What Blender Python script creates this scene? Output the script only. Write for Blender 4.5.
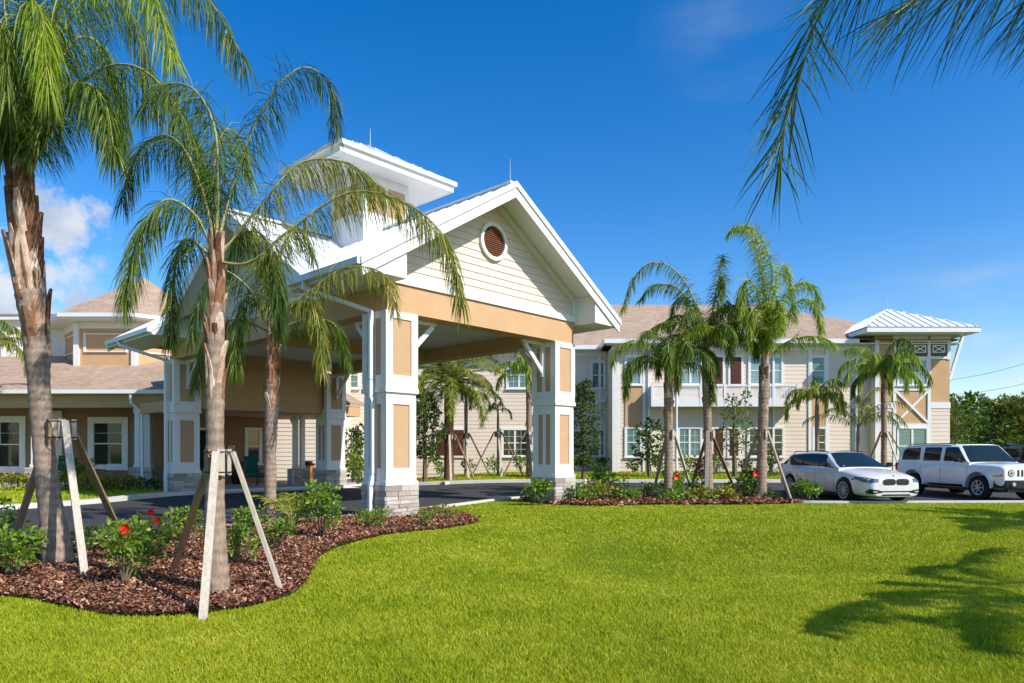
import bpy, bmesh, math, random
import numpy as np
from mathutils import Vector, Matrix
R = math.radians
# ------------------------------------------------------------------ clear, camera, sky, sun
for o in list(bpy.data.objects): bpy.data.objects.remove(o)
S = bpy.context.scene
COL = S.collection
CAMZ = 1.45; F = 683.0
cam = bpy.data.objects.new('camera', bpy.data.cameras.new('camera')); COL.objects.link(cam)
cam.location = (0, 0, CAMZ); cam.rotation_euler = (R(90), 0, 0)
cam.data.lens = 36*F/1024; cam.data.sensor_width = 36
cam.data.shift_y = 109.5/1024
cam.data.clip_end = 3000; cam.data.clip_start = .05
S.camera = cam
SUN = Vector((.824, -.566, .86)).normalized()      # towards the sun
sun = bpy.data.objects.new('sun', bpy.data.lights.new('sun', 'SUN')); COL.objects.link(sun)
sun.data.energy = 4.6; sun.data.angle = R(.5); sun.data.color = (1, .95, .87)
sun.rotation_euler = SUN.to_track_quat('Z', 'Y').to_euler()
sun.location = (20, -10, 30)
W = bpy.data.worlds.new('World'); S.world = W; W.use_nodes = True
wn = W.node_tree.nodes; wl = W.node_tree.links; wn.clear()
def nd(t, **k):
    n = wn.new(t)
    for a, b in k.items(): setattr(n, a, b)
    return n
sky = nd('ShaderNodeTexSky', sky_type='NISHITA', sun_disc=False)
sky.sun_elevation = math.asin(SUN.z); sky.sun_rotation = math.atan2(SUN.x, SUN.y)
sky.air_density = 1.0; sky.dust_density = .5; sky.ozone_density = 2.0; sky.altitude = 0
hs = nd('ShaderNodeHueSaturation'); hs.inputs['Saturation'].default_value = 1.47; hs.inputs['Hue'].default_value = .5075; hs.inputs['Value'].default_value = 1.0
wl.new(sky.outputs[0], hs.inputs['Color'])
tc = nd('ShaderNodeTexCoord')
def wmath(op, a, b=None, clamp=False):
    n = nd('ShaderNodeMath', operation=op); n.use_clamp = clamp
    for i, v in enumerate((a, b)):
        if v is None: continue
        if isinstance(v, (int, float)): n.inputs[i].default_value = v
        else: wl.new(v, n.inputs[i])
    return n.outputs[0]
def blob(c, rad, sq=1.0):      # cloud bank: falls off with angular distance from direction c
    c = Vector(c).normalized()
    s = nd('ShaderNodeVectorMath', operation='SUBTRACT'); wl.new(tc.outputs['Generated'], s.inputs[0]); s.inputs[1].default_value = c
    m = nd('ShaderNodeVectorMath', operation='MULTIPLY'); wl.new(s.outputs[0], m.inputs[0]); m.inputs[1].default_value = (1, 1, sq)
    l = nd('ShaderNodeVectorMath', operation='LENGTH'); wl.new(m.outputs[0], l.inputs[0])
    return wmath('SUBTRACT', 1.0, wmath('DIVIDE', l.outputs['Value'], rad))
nz = nd('ShaderNodeTexNoise'); nz.inputs['Scale'].default_value = 13; nz.inputs['Detail'].default_value = 9; nz.inputs['Roughness'].default_value = .62
wl.new(tc.outputs['Generated'], nz.inputs['Vector'])
b1 = blob((-.70, 1, .175), .15, 1.0); b2 = blob((-.80, 1, .18), .17, 1.2); b3 = blob((-.665, 1, .335), .06, 1.); b4 = blob((-.62,1,.18), .09, 1.2)
bl = wmath('MAXIMUM', wmath('MAXIMUM', b1, b2), wmath('MAXIMUM', b3, b4))
cl = wmath('ADD', bl, wmath('MULTIPLY', wmath('SUBTRACT', nz.outputs['Fac'], .5), 2.2))
cmask = wmath('MULTIPLY', wmath('SUBTRACT', cl, .22), 3.2, True)
# thin wisps
mp = nd('ShaderNodeMapping'); mp.inputs['Scale'].default_value = (2.2, 2.2, 11); wl.new(tc.outputs['Generated'], mp.inputs['Vector'])
nz2 = nd('ShaderNodeTexNoise'); nz2.inputs['Scale'].default_value = 2.4; nz2.inputs['Detail'].default_value = 7; wl.new(mp.outputs[0], nz2.inputs['Vector'])
w1 = blob((.72, 1, .09), .42, 2.2); w2 = blob((.30, 1, .62), .10, 1.0)
wm = wmath('MAXIMUM', w1, wmath('MULTIPLY', w2, .2))
wisp = wmath('MULTIPLY', wmath('MULTIPLY', wmath('SUBTRACT', nz2.outputs['Fac'], .42), 3.0, True), wmath('MULTIPLY', wm, .9, True))
wisp = wmath('MULTIPLY', wisp, .85)
tot = wmath('MAXIMUM', wmath('MULTIPLY', cmask, .93), wisp)
nz3 = nd('ShaderNodeTexNoise'); nz3.inputs['Scale'].default_value = 16; nz3.inputs['Detail'].default_value = 6
mp3 = nd('ShaderNodeMapping'); mp3.inputs['Location'].default_value = (.03, 0, .035); wl.new(tc.outputs['Generated'], mp3.inputs['Vector']); wl.new(mp3.outputs[0], nz3.inputs['Vector'])
cr = nd('ShaderNodeValToRGB'); cr.color_ramp.elements[0].position = .38; cr.color_ramp.elements[0].color = (2.7, 3.1, 3.8, 1)
cr.color_ramp.elements[1].position = .6; cr.color_ramp.elements[1].color = (4.1, 4.3, 4.6, 1)
wl.new(nz3.outputs['Fac'], cr.inputs[0])
mx = nd('ShaderNodeMixRGB'); wl.new(tot, mx.inputs[0]); wl.new(hs.outputs[0], mx.inputs[1]); wl.new(cr.outputs[0], mx.inputs[2])
bg = nd('ShaderNodeBackground'); bg.inputs['Strength'].default_value = .15
wl.new(mx.outputs[0], bg.inputs[0])
wo = nd('ShaderNodeOutputWorld'); wl.new(bg.outputs[0], wo.inputs[0])
S.render.engine = 'CYCLES'
S.view_settings.view_transform = 'Standard'; S.view_settings.look = 'None'
S.view_settings.exposure = 0.38; S.view_settings.gamma = 1; S.view_settings.use_curve_mapping = False
S.cycles.max_bounces = 6; S.cycles.transparent_max_bounces = 6
S.cycles.use_denoising = True

# ------------------------------------------------------------------ helpers
def ground(x, y):
    t = min(max((y-22)/10, 0), 1)*.36
    w = min(max((x+6)/6, 0), 1); w = w*w*(3-2*w)
    q = min(max((x+1.5)/3.5, 0), 1); q = q*q*(3-2*q)
    return t*w-.22*q*math.exp(-((y-9.6)/2.7)**2)+.05*q*math.exp(-((y-15.5)/1.6)**2)
def at(px, py, Y): return Vector(((px-512)/F*Y, Y, CAMZ-(py-451)/F*Y))
def tag(o, label=None, cat=None, group=None, kind=None):
    if label: o['label'] = label
    if cat: o['category'] = cat
    if group: o['group'] = group
    if kind: o['kind'] = kind
    return o
def empty(name, loc=(0, 0, 0), rz=0, label=None, cat=None, group=None):
    o = bpy.data.objects.new(name, None); COL.objects.link(o); o.location = loc; o.rotation_euler = (0, 0, rz)
    o.empty_display_size = .3
    return tag(o, label, cat, group)
def copy_tree(o, parent=None):
    c = o.copy(); COL.objects.link(c); c.parent = parent
    for ch in list(o.children): copy_tree(ch, c)
    return c
class MB:
    def __init__(s): s.v = []; s.f = []; s.t = []
    def add(s, vs, fs, tint=0.5):
        n = len(s.v); s.v += [tuple(v) for v in vs]; s.f += [tuple(i+n for i in f) for f in fs]; s.t += [tint]*len(fs)
    def box(s, x0, x1, y0, y1, z0, z1, tint=.5):
        s.add([(x0,y0,z0),(x1,y0,z0),(x1,y1,z0),(x0,y1,z0),(x0,y0,z1),(x1,y0,z1),(x1,y1,z1),(x0,y1,z1)],
              [(0,3,2,1),(4,5,6,7),(0,1,5,4),(1,2,6,5),(2,3,7,6),(3,0,4,7)], tint); return s
    def bar(s, a, b, w, h, up=(0, 0, 1), tint=.5, w2=None, h2=None):
        a = Vector(a); b = Vector(b); d = (b-a).normalized(); up = Vector(up)
        if abs(d.dot(up)) > .98: up = Vector((0, 1, 0))
        x = d.cross(up).normalized(); y = x.cross(d).normalized()
        w2 = w if w2 is None else w2; h2 = h if h2 is None else h2
        vs = []
        for p, ww, hh in ((a, w, h), (b, w2, h2)):
            for sx, sy in ((-1,-1),(1,-1),(1,1),(-1,1)): vs.append(p+x*sx*ww/2+y*sy*hh/2)
        s.add(vs, [(0,1,2,3),(7,6,5,4),(0,4,5,1),(1,5,6,2),(2,6,7,3),(3,7,4,0)], tint); return s
    def tube(s, pts, rad, n=8, tint=.5, cap=True):
        pts = [Vector(p) for p in pts]
        if not hasattr(rad, '__len__'): rad = [rad]*len(pts)
        vs = []; prev = None
        for i, p in enumerate(pts):
            d = (pts[min(i+1, len(pts)-1)]-pts[max(i-1, 0)]).normalized()
            ref = Vector((1, 0, 0)) if abs(d.x) < .9 else Vector((0, 1, 0))
            if prev is not None: ref = prev
            y = d.cross(ref).normalized(); x = y.cross(d).normalized(); prev = x
            for k in range(n):
                a = 2*math.pi*k/n; vs.append(p+(x*math.cos(a)+y*math.sin(a))*rad[i])
        fs = []
        for i in range(len(pts)-1):
            for k in range(n):
                k2 = (k+1) % n; fs.append((i*n+k, i*n+k2, (i+1)*n+k2, (i+1)*n+k))
        if cap: fs += [tuple(range(n))[::-1], tuple((len(pts)-1)*n+k for k in range(n))]
        s.add(vs, fs, tint); return s
    def prism(s, poly, ext, tint=.5):        # poly: list of 3d points, ext: vector
        n = len(poly); P = [Vector(p) for p in poly]; e = Vector(ext)
        s.add(P+[p+e for p in P], [tuple(range(n))[::-1], tuple(range(n, 2*n))]+[(i, (i+1) % n, (i+1) % n+n, i+n) for i in range(n)], tint); return s
    def build(s, name, mat, parent=None, smooth=False, offset=None, attr=False, fixn=True, bevel=0):
        me = bpy.data.meshes.new(name); me.from_pydata(s.v, [], s.f)
        if attr:
            a = me.attributes.new('tint', 'FLOAT', 'FACE'); a.data.foreach_set('value', np.array(s.t, dtype=np.float32))
        if fixn:
            bm = bmesh.new(); bm.from_mesh(me); bmesh.ops.recalc_face_normals(bm, faces=bm.faces)
            if bevel: bmesh.ops.bevel(bm, geom=list(bm.edges), offset=bevel, segments=1, affect='EDGES', clamp_overlap=True)
            bm.to_mesh(me); bm.free()
        if smooth: me.shade_smooth()
        me.materials.append(mat)
        o = bpy.data.objects.new(name, me); COL.objects.link(o)
        if parent: o.parent = parent
        if offset: o.location = offset
        return o
def catmull(pts, n):
    P = [Vector(p) for p in pts]; P = [P[0]*2-P[1]]+P+[P[-1]*2-P[-2]]; out = []
    m = len(P)-3
    for k in range(n+1):
        t = k/n*m; i = min(int(t), m-1); t -= i
        a, b, c, d = P[i:i+4]
        out.append(.5*((2*b)+(c-a)*t+(2*a-5*b+4*c-d)*t*t+(3*b-a-3*c+d)*t**3))
    return out

# ------------------------------------------------------------------ materials
class NT:
    def __init__(s, name):
        s.m = bpy.data.materials.new(name); s.m.use_nodes = True; s.n = s.m.node_tree.nodes; s.l = s.m.node_tree.links
        s.b = s.n['Principled BSDF']; s.out = s.n['Material Output']
    def N(s, t, inp=None, **k):
        n = s.n.new(t)
        for a, b in k.items(): setattr(n, a, b)
        for a, b in (inp or {}).items(): s.set(n.inputs[a], b)
        return n
    def set(s, sock, v):
        if isinstance(v, bpy.types.NodeSocket): s.l.new(v, sock)
        else: sock.default_value = v
    def coord(s, kind='Object', scale=(1, 1, 1), rot=(0, 0, 0)):
        if kind == 'pos': c = s.N('ShaderNodeNewGeometry').outputs['Position']
        else: c = s.N('ShaderNodeTexCoord').outputs[kind]
        m = s.N('ShaderNodeMapping', {'Vector': c, 'Scale': scale, 'Rotation': rot}); return m.outputs[0]
    def noise(s, vec, scale, detail=4, rough=.55): return s.N('ShaderNodeTexNoise', {'Vector': vec, 'Scale': scale, 'Detail': detail, 'Roughness': rough}).outputs['Fac']
    def ramp(s, fac, stops):
        r = s.N('ShaderNodeValToRGB', {'Fac': fac}); e = r.color_ramp.elements
        while len(e) < len(stops): e.new(.5)
        for q, (p, c) in zip(e, stops): q.position = p; q.color = tuple(c)+(1,) if len(c) == 3 else c
        return r.outputs[0]
    def mix(s, f, a, b, mode='MIX'):
        n = s.N('ShaderNodeMixRGB', blend_type=mode); s.set(n.inputs[0], f); s.set(n.inputs[1], a if not isinstance(a, tuple) else a+(1,)*(4-len(a))); s.set(n.inputs[2], b if not isinstance(b, tuple) else b+(1,)*(4-len(b)))
        return n.outputs[0]
    def math(s, op, a, b=0, clamp=False):
        n = s.N('ShaderNodeMath', operation=op); n.use_clamp = clamp; s.set(n.inputs[0], a); s.set(n.inputs[1], b); return n.outputs[0]
    def bump(s, h, st=.3, dist=.02): s.set(s.b.inputs['Normal'], s.N('ShaderNodeBump', {'Height': h, 'Strength': st, 'Distance': dist}).outputs[0])
    def fin(s, col=None, rough=.6, spec=.4, metal=0):
        if col is not None: s.set(s.b.inputs['Base Color'], col if not isinstance(col, tuple) else col+(1,)*(4-len(col)))
        s.set(s.b.inputs['Roughness'], rough); s.b.inputs['Specular IOR Level'].default_value = spec; s.b.inputs['Metallic'].default_value = metal
        return s.m
def mottled(name, c, var=.12, scale=3, rough=.7, spec=.3, bump=0, bscale=60, metal=0):
    t = NT(name); v = t.coord('pos')
    n = t.noise(v, scale, 5); lo = tuple(x*(1-var) for x in c); hi = tuple(min(1, x*(1+var)) for x in c)
    n2 = t.noise(v, scale*14, 3)
    f = t.math('ADD', t.math('MULTIPLY', n, .65), t.math('MULTIPLY', n2, .35))
    col = t.ramp(f, [(.32, lo), (.68, hi)])
    if bump: t.bump(t.noise(v, bscale, 3), bump, .01)
    return t.fin(col, rough, spec, metal)
M = {}
M['white'] = mottled('white_paint', (.74, .735, .715), .045, 2, .5, .35)
M['trim'] = mottled('white_trim', (.74, .73, .70), .05, 2.5, .5, .35)
M['gutter'] = mottled('white_gutter_metal', (.74, .76, .77), .04, 2, .35, .5)
M['metalroof'] = mottled('white_standing_seam_metal', (.78, .79, .8), .04, 1.2, .38, .5)
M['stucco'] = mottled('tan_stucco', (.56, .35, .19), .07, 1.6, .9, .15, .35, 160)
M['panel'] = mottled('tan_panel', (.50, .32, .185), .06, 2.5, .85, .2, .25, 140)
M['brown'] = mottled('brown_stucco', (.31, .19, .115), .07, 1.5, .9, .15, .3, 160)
M['soffit'] = mottled('pale_soffit', (.68, .66, .62), .03, 2, .8, .2)
M['siding'] = mottled('cream_lap_siding', (.70, .585, .49), .05, 1.2, .65, .25)
M['siding_far'] = mottled('beige_lap_siding', (.72, .60, .49), .06, 1.2, .65, .25)
M['siding_white'] = mottled('off_white_lap_siding', (.75, .68, .60), .05, 1.2, .65, .25)
M['concrete'] = mottled('concrete', (.48, .46, .42), .13, 1.3, .9, .2, .3, 80)
M['kerb'] = mottled('pale_kerb_concrete', (.60, .58, .53), .12, 1.5, .9, .2, .3, 60)
M['louvre'] = mottled('rust_brown_louvre', (.20, .075, .04), .1, 3, .6, .3)
M['shutter'] = mottled('dark_red_brown_shutter', (.12, .04, .028), .1, 3, .6, .3)
M['black'] = mottled('black_plastic', (.012, .012, .013), .2, 3, .5, .4)
M['tyre'] = mottled('tyre_rubber', (.016, .016, .017), .2, 8, .85, .3)
M['darkroom'] = mottled('dark_interior', (.02, .017, .015), .2, 3, .8, .2)
M['orange'] = mottled('orange_wood', (.62, .2, .03), .15, 3, .6, .3)
M['teal'] = mottled('teal_cushion', (.012, .12, .13), .12, 4, .8, .2)
M['frieze'] = mottled('dark_brown_panel', (.17, .095, .06), .08, 3, .8, .2)
M['steel'] = mottled('galvanised_steel', (.5, .51, .52), .06, 3, .4, .5, metal=.8)
M['red'] = mottled('red_sign_paint', (.5, .02, .015), .05, 3, .5, .4)
def shingles():
    t = NT('asphalt_shingles'); v = t.coord('pos')
    sx = t.N('ShaderNodeSeparateXYZ', {'Vector': v}); 
    cm = t.N('ShaderNodeCombineXYZ', {'X': t.math('ADD', sx.outputs[0], t.math('MULTIPLY', sx.outputs[1], .35)), 'Y': t.math('MULTIPLY', sx.outputs[2], 2.2)})
    br = t.N('ShaderNodeTexBrick', {'Vector': cm.outputs[0], 'Scale': 3.2, 'Color1': (.45, .33, .235, 1), 'Color2': (.31, .22, .155, 1), 'Mortar': (.16, .105, .08, 1), 'Mortar Size': .015, 'Brick Width': .9, 'Row Height': .42, 'Bias': .1})
    n = t.noise(v, 1.3, 5)
    n3 = t.noise(v, 9, 3); c = t.mix(.4, br.outputs[0], t.ramp(t.math('ADD', t.math('MULTIPLY', n, .4), t.math('MULTIPLY', n3, .6)), [(.36, (.27, .19, .13)), (.62, (.55, .41, .30))]))
    t.bump(t.noise(v, 40, 3), .4, .02)
    return t.fin(c, .92, .15)
M['shingle'] = shingles()
def stone():
    t = NT('stacked_ledge_stone'); v = t.coord('Object')
    a = t.N('ShaderNodeAttribute', attribute_name='tint')
    n = t.noise(v, 22, 6); f = t.math('ADD', t.math('MULTIPLY', a.outputs['Fac'], .7), t.math('MULTIPLY', n, .35))
    c = t.ramp(f, [(.2, (.30, .25, .21)), (.45, (.47, .42, .37)), (.65, (.55, .52, .48)), (.85, (.40, .34, .27))])
    t.bump(t.noise(v, 45, 5), .6, .02); return t.fin(c, .9, .2)
M['stone'] = stone()
def asphalt():
    t = NT('asphalt'); v = t.coord('pos')
    n = t.noise(v, 220, 2, .7); n2 = t.noise(v, .5, 4)
    c = t.mix(.5, t.ramp(n, [(.35, (.028, .028, .03)), (.7, (.085, .082, .08))]), t.ramp(n2, [(.3, (.04, .04, .042)), (.7, (.062, .06, .058))]))
    st_ = t.ramp(t.noise(v, 2.3, 6, .7), [(.60, (1, 1, 1)), (.72, (.55, .55, .55))]); c = t.mix(.8, c, t.mix(1, c, st_, 'MULTIPLY'))
    t.bump(n, .5, .01); return t.fin(c, .85, .25)
M['asphalt'] = asphalt()
def grassbase():
    t = NT('grass_ground'); v = t.coord('pos')
    n = t.noise(v, 1.1, 5); n2 = t.noise(v, 30, 3, .7)
    c = t.mix(.55, t.ramp(n, [(.3, (.06, .13, .006)), (.55, (.11, .19, .008)), (.75, (.18, .23, .02))]), t.ramp(n2, [(.35, (.06, .10, .006)), (.7, (.2, .26, .02))]))
    t.bump(n2, 1, .05); return t.fin(c, .9, .1)
M['grassbase'] = grassbase()
def leafmat(name, stops, trans=.35, rough=.5, spec=.35):
    t = NT(name); a = t.N('ShaderNodeAttribute', attribute_name='tint')
    c = t.ramp(a.outputs['Fac'], stops); t.fin(c, rough, spec)
    tr = t.N('ShaderNodeBsdfTranslucent', {'Color': t.mix(1, c, (.95, 1.0, .35), 'MULTIPLY')})
    m = t.N('ShaderNodeMixShader', {0: trans, 1: t.b.outputs[0], 2: tr.outputs[0]}); t.l.new(m.outputs[0], t.out.inputs[0])
    return t.m
def grassblade():
    t = NT('grass_blades'); a = t.N('ShaderNodeAttribute', attribute_name='tint'); v = t.coord('pos')
    n = t.noise(v, .7, 5, .65); n2 = t.noise(v, 5, 3)
    f = t.math('ADD', t.math('MULTIPLY', a.outputs['Fac'], .38), t.math('ADD', t.math('MULTIPLY', n, .60), t.math('MULTIPLY', n2, .24)))
    c = t.ramp(f, [(.30, (.11, .20, .008)), (.50, (.28, .37, .012)), (.70, (.48, .51, .02)), (.95, (.70, .62, .13))])
    t.fin(c, .55, .25)
    tr = t.N('ShaderNodeBsdfTranslucent', {'Color': t.mix(1, c, (1, 1, .4), 'MULTIPLY')})
    m = t.N('ShaderNodeMixShader', {0: .35, 1: t.b.outputs[0], 2: tr.outputs[0]}); t.l.new(m.outputs[0], t.out.inputs[0])
    return t.m
M['blade'] = grassblade()
M['palm'] = leafmat('palm_leaflets', [(0, (.045, .10, .012)), (.4, (.12, .20, .02)), (.75, (.25, .31, .035)), (1, (.46, .40, .10))], .45)
M['palm_bright'] = leafmat('bright_palm_leaflets', [(0, (.12, .20, .014)), (.4, (.26, .37, .025)), (.75, (.44, .52, .05)), (1, (.6, .54, .12))], .45)
M['palm_yellow'] = leafmat('yellowing_palm_leaflets', [(0, (.10, .15, .02)), (.4, (.24, .28, .03)), (.75, (.45, .40, .06)), (1, (.55, .34, .10))], .45)
M['palm_dark'] = leafmat('deep_green_palm_leaflets', [(0, (.03, .07, .012)), (.5, (.07, .14, .02)), (1, (.19, .24, .04))], .4)
M['shrub'] = leafmat('shrub_leaves', [(0, (.045, .11, .012)), (.45, (.14, .25, .02)), (.85, (.28, .38, .035)), (1, (.42, .45, .07))], .35, .5)
M['croton'] = leafmat('yellow_green_leaves', [(0, (.06, .11, .01)), (.4, (.20, .22, .015)), (.8, (.42, .36, .03)), (1, (.35, .10, .03))], .3, .4)
M['redleaf'] = leafmat('dark_red_leaves', [(0, (.05, .012, .012)), (.5, (.13, .035, .03)), (.8, (.10, .09, .02)), (1, (.2, .1, .05))], .25, .4)
M['darkshrub'] = leafmat('dark_tree_leaves', [(0, (.025, .06, .012)), (.5, (.06, .12, .018)), (1, (.14, .20, .03))], .3, .5)
M['tree'] = leafmat('tree_leaves', [(0, (.04, .09, .012)), (.5, (.11, .18, .02)), (1, (.24, .29, .04))], .3, .6)
M['tree_yellow'] = leafmat('olive_tree_leaves', [(0, (.05, .075, .010)), (.5, (.11, .13, .015)), (1, (.2, .2, .03))], .25, .6)
M['stalk'] = mottled('palm_stalk', (.30, .30, .11), .2, 6, .5, .4)
M['rachis'] = mottled('pale_palm_rachis', (.34, .31, .13), .2, 6, .5, .4)
M['stem'] = mottled('woody_stem', (.16, .12, .08), .2, 8, .85, .2)
M['petal'] = leafmat('red_petals', [(0, (.55, .015, .005)), (1, (.85, .06, .01))], .2, .5)
def bark(name, a, b, c, ring=9):
    t = NT(name); v = t.coord('Object')
    n = t.math('ADD', t.math('MULTIPLY', t.noise(t.coord('Object', (5, 5, 4)), 2.2, 8, .7), .6), t.math('MULTIPLY', t.noise(t.coord('Object', (22, 22, 4)), 2.5, 6, .7), .42))
    w = t.N('ShaderNodeTexWave', {'Vector': v, 'Scale': ring/6.28*2, 'Distortion': 3.5, 'Detail': 4, 'Detail Scale': 1.2}, wave_type='BANDS', bands_direction='Z').outputs['Fac']
    at_ = t.N('ShaderNodeAttribute', attribute_name='tint').outputs['Fac']
    f = t.math('ADD', t.math('MULTIPLY', n, .75), t.math('MULTIPLY', w, .07))
    f = t.math('ADD', f, t.math('MULTIPLY', t.math('SUBTRACT', at_, .5), .6))
    col = t.ramp(f, [(.28, a), (.48, b), (.68, c)])
    t.bump(f, .9, .02); return t.fin(col, .9, .15)
M['bark'] = bark('palm_bark', (.15, .10, .075), (.36, .27, .205), (.60, .50, .41))
M['boot'] = bark('palm_boots', (.09, .04, .022), (.33, .17, .095), (.62, .50, .40), 3)
M['datebark'] = bark('date_palm_bark', (.07, .04, .022), (.22, .12, .06), (.36, .22, .12), 14)
def wood(name, a, b):
    t = NT(name); n = t.noise(t.coord('Object', (14, 14, 1.2)), 3, 6, .6); n2 = t.noise(t.coord('Object'), 7, 3)
    f = t.math('ADD', t.math('MULTIPLY', n, .7), t.math('MULTIPLY', n2, .3)); t.bump(n, .3, .01)
    return t.fin(t.ramp(f, [(.3, a), (.7, b)]), .85, .2)
M['wood'] = wood('weathered_lumber', (.36, .30, .23), (.60, .54, .45))
M['woodbrown'] = wood('brown_weathered_lumber', (.20, .125, .07), (.36, .25, .155))
def mulch():
    t = NT('bark_chips'); a = t.N('ShaderNodeAttribute', attribute_name='tint').outputs['Fac']; n = t.noise(t.coord('pos'), 60, 3)
    f = t.math('ADD', t.math('MULTIPLY', a, .8), t.math('MULTIPLY', n, .25))
    c = t.ramp(f, [(.1, (.065, .022, .011)), (.45, (.21, .08, .038)), (.75, (.38, .18, .10)), (.95, (.55, .38, .28))])
    return t.fin(c, .85, .25)
M['chip'] = mulch()
def mulchbase():
    t = NT('mulch_ground'); v = t.coord('pos'); n = t.noise(v, 45, 4, .7)
    t.bump(n, 1, .04); return t.fin(t.ramp(n, [(.3, (.03, .011, .007)), (.55, (.11, .04, .022)), (.75, (.22, .10, .06))]), .9, .15)
M['mulch'] = mulchbase()
def glass(name, c1, c2, slat=26, refl=.06):
    t = NT(name); v = t.coord('pos'); s = t.N('ShaderNodeSeparateXYZ', {'Vector': v}).outputs[2]
    w = t.math('GREATER_THAN', t.math('FRACT', t.math('MULTIPLY', s, slat)), .35)
    n = t.noise(v, .8, 3)
    c = t.mix(w, c1, c2); c = t.mix(t.math('MULTIPLY', n, .5), c, c1)
    t.b.inputs['Coat Weight'].default_value = .25; t.b.inputs['Coat Roughness'].default_value = .02
    return t.fin(c, refl, .5)
M['glass'] = glass('window_glass_with_blinds', (.055, .13, .12), (.16, .29, .26), 14)
M['glass_dark'] = glass('dark_window_glass', (.008, .018, .012), (.024, .042, .028), 12)
M['glass_light'] = glass('pale_window_glass_with_blinds', (.12, .22, .22), (.30, .42, .42), 14)
def simple(name, c, rough, spec=.5, metal=0, coat=0):
    t = NT(name); t.b.inputs['Coat Weight'].default_value = coat; t.b.inputs['Coat Roughness'].default_value = .03
    v = t.coord('pos'); n = t.noise(v, 5, 3)
    return t.fin(t.ramp(n, [(.3, tuple(x*.94 for x in c)), (.7, tuple(min(1, x*1.03) for x in c))]), rough, spec, metal)
M['carwhite'] = simple('white_car_paint', (.72, .71, .69), .3, .5, 0, 1)
M['suvwhite'] = simple('bright_white_car_paint', (.80, .81, .82), .3, .5, 0, 1)
M['cardark'] = simple('dark_car_paint', (.012, .014, .018), .25, .5, 0, 1)
M['carglass'] = simple('car_glass', (.006, .008, .010), .04, .35, 0, 0)
M['windscreen'] = simple('windscreen_glass', (.010, .022, .028), .05, .2, 0, 0)
M['chrome'] = simple('chrome', (.6, .6, .6), .15, .5, 1)
M['alloy'] = simple('alloy_rim', (.45, .45, .46), .35, .5, .25)
M['lamp'] = simple('headlamp_glass', (.16, .17, .18), .15, .4, .1, .1)
M['amber'] = simple('amber_lens', (.6, .14, .01), .2, .6, 0, 1)

# ------------------------------------------------------------------ ground and paving
def sheet(name, poly, mat, dz, kind='structure', step=1.0):
    bm = bmesh.new(); vs = [bm.verts.new((x, y, 0)) for x, y in poly]; bm.faces.new(vs)
    bmesh.ops.triangulate(bm, faces=bm.faces)
    xs = [p[0] for p in poly]; ys = [p[1] for p in poly]
    for ax, lo, hi in ((0, max(min(xs), -30), min(max(xs), 30)), (1, max(min(ys), 0), min(max(ys), 40))):
        c = math.ceil(lo)
        while c < hi:
            n = (1, 0, 0) if ax == 0 else (0, 1, 0); co = (c, 0, 0) if ax == 0 else (0, c, 0)
            bmesh.ops.bisect_plane(bm, geom=bm.verts[:]+bm.edges[:]+bm.faces[:], plane_co=co, plane_no=n); c += step
    for v in bm.verts: v.co.z = ground(v.co.x, v.co.y)+dz
    bmesh.ops.recalc_face_normals(bm, faces=bm.faces)
    me = bpy.data.meshes.new(name); bm.to_mesh(me); bm.free()
    if len(me.polygons) and me.polygons[0].normal.z < 0: me.flip_normals()
    me.materials.append(mat); o = bpy.data.objects.new(name, me); COL.objects.link(o)
    return tag(o, kind=kind)
xs = [-1500, -400, -150, -60]+list(range(-30, 31))+[60, 150, 400, 1500]; ys = [-300, -80, -20]+list(range(-5, 41))+[60, 100, 250, 700, 1500]
g = MB(); g.v = [(x, y, ground(x, y)) for y in ys for x in xs]; nx = len(xs)
g.f = [(j*nx+i, j*nx+i+1, (j+1)*nx+i+1, (j+1)*nx+i) for j in range(len(ys)-1) for i in range(nx-1)]; g.t = [.5]*len(g.f)
tag(g.build('ground', M['grassbase']), kind='structure')
near = [(-13, 0), (-9.6, 5.2), (-7.6, 8.6), (-6.85, 10.2), (-6.15, 12.05), (-3.42, 15.0), (-1.75, 17.6), (-.2, 20.4), (.9, 21.1), (2.5, 21.25), (7.0, 21.35), (7.75, 20.95), (8.15, 19.5), (8.7, 18.95), (15.4, 19.15), (40, 20.2)]
far = [(40, 27), (2, 27), (-3, 27.15), (-5.3, 27.4), (-6.6, 26.25), (-10.72, 21.85), (-11.3, 18.6), (-12.4, 16.3), (-14.5, 13.6), (-19, 9), (-26, 4), (-26, 0)]
sheet('driveway', near+far, M['asphalt'], .02)
walk = [(-10.72, 21.9), (-6.6, 26.3), (-5.3, 27.45), (-5.6, 29.5), (-8.2, 33), (-15.2, 30.5), (-13.6, 26.4), (-12.2, 24.4)]
sheet('entry_pavement', walk, M['concrete'], .075)
def kerb(name, pts, w=.15, h=.14, n=60, side=1):
    P = catmull([(x, y, 0) for x, y in pts], n); m = MB(); vs = []
    for i, p in enumerate(P):
        d = (P[min(i+1, n)]-P[max(i-1, 0)]).normalized(); q = Vector((-d.y, d.x, 0))*w*side; z = ground(p.x, p.y)
        vs += [(p.x, p.y, z-.1), (p.x, p.y, z+h), (p.x+q.x, p.y+q.y, z+h), (p.x+q.x, p.y+q.y, z-.1)]
    fs = [(0, 1, 2, 3), (4*n+3, 4*n+2, 4*n+1, 4*n)]
    for i in range(n):
        for k in range(4): fs.append((i*4+k, i*4+(k+1) % 4, i*4+4+(k+1) % 4, i*4+4+k))
    m.add(vs, fs); return tag(m.build(name, M['kerb']), kind='structure')
kerb('kerb_by_lawn', near[:-1], n=120, side=-1, h=.07, w=.14)
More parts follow.
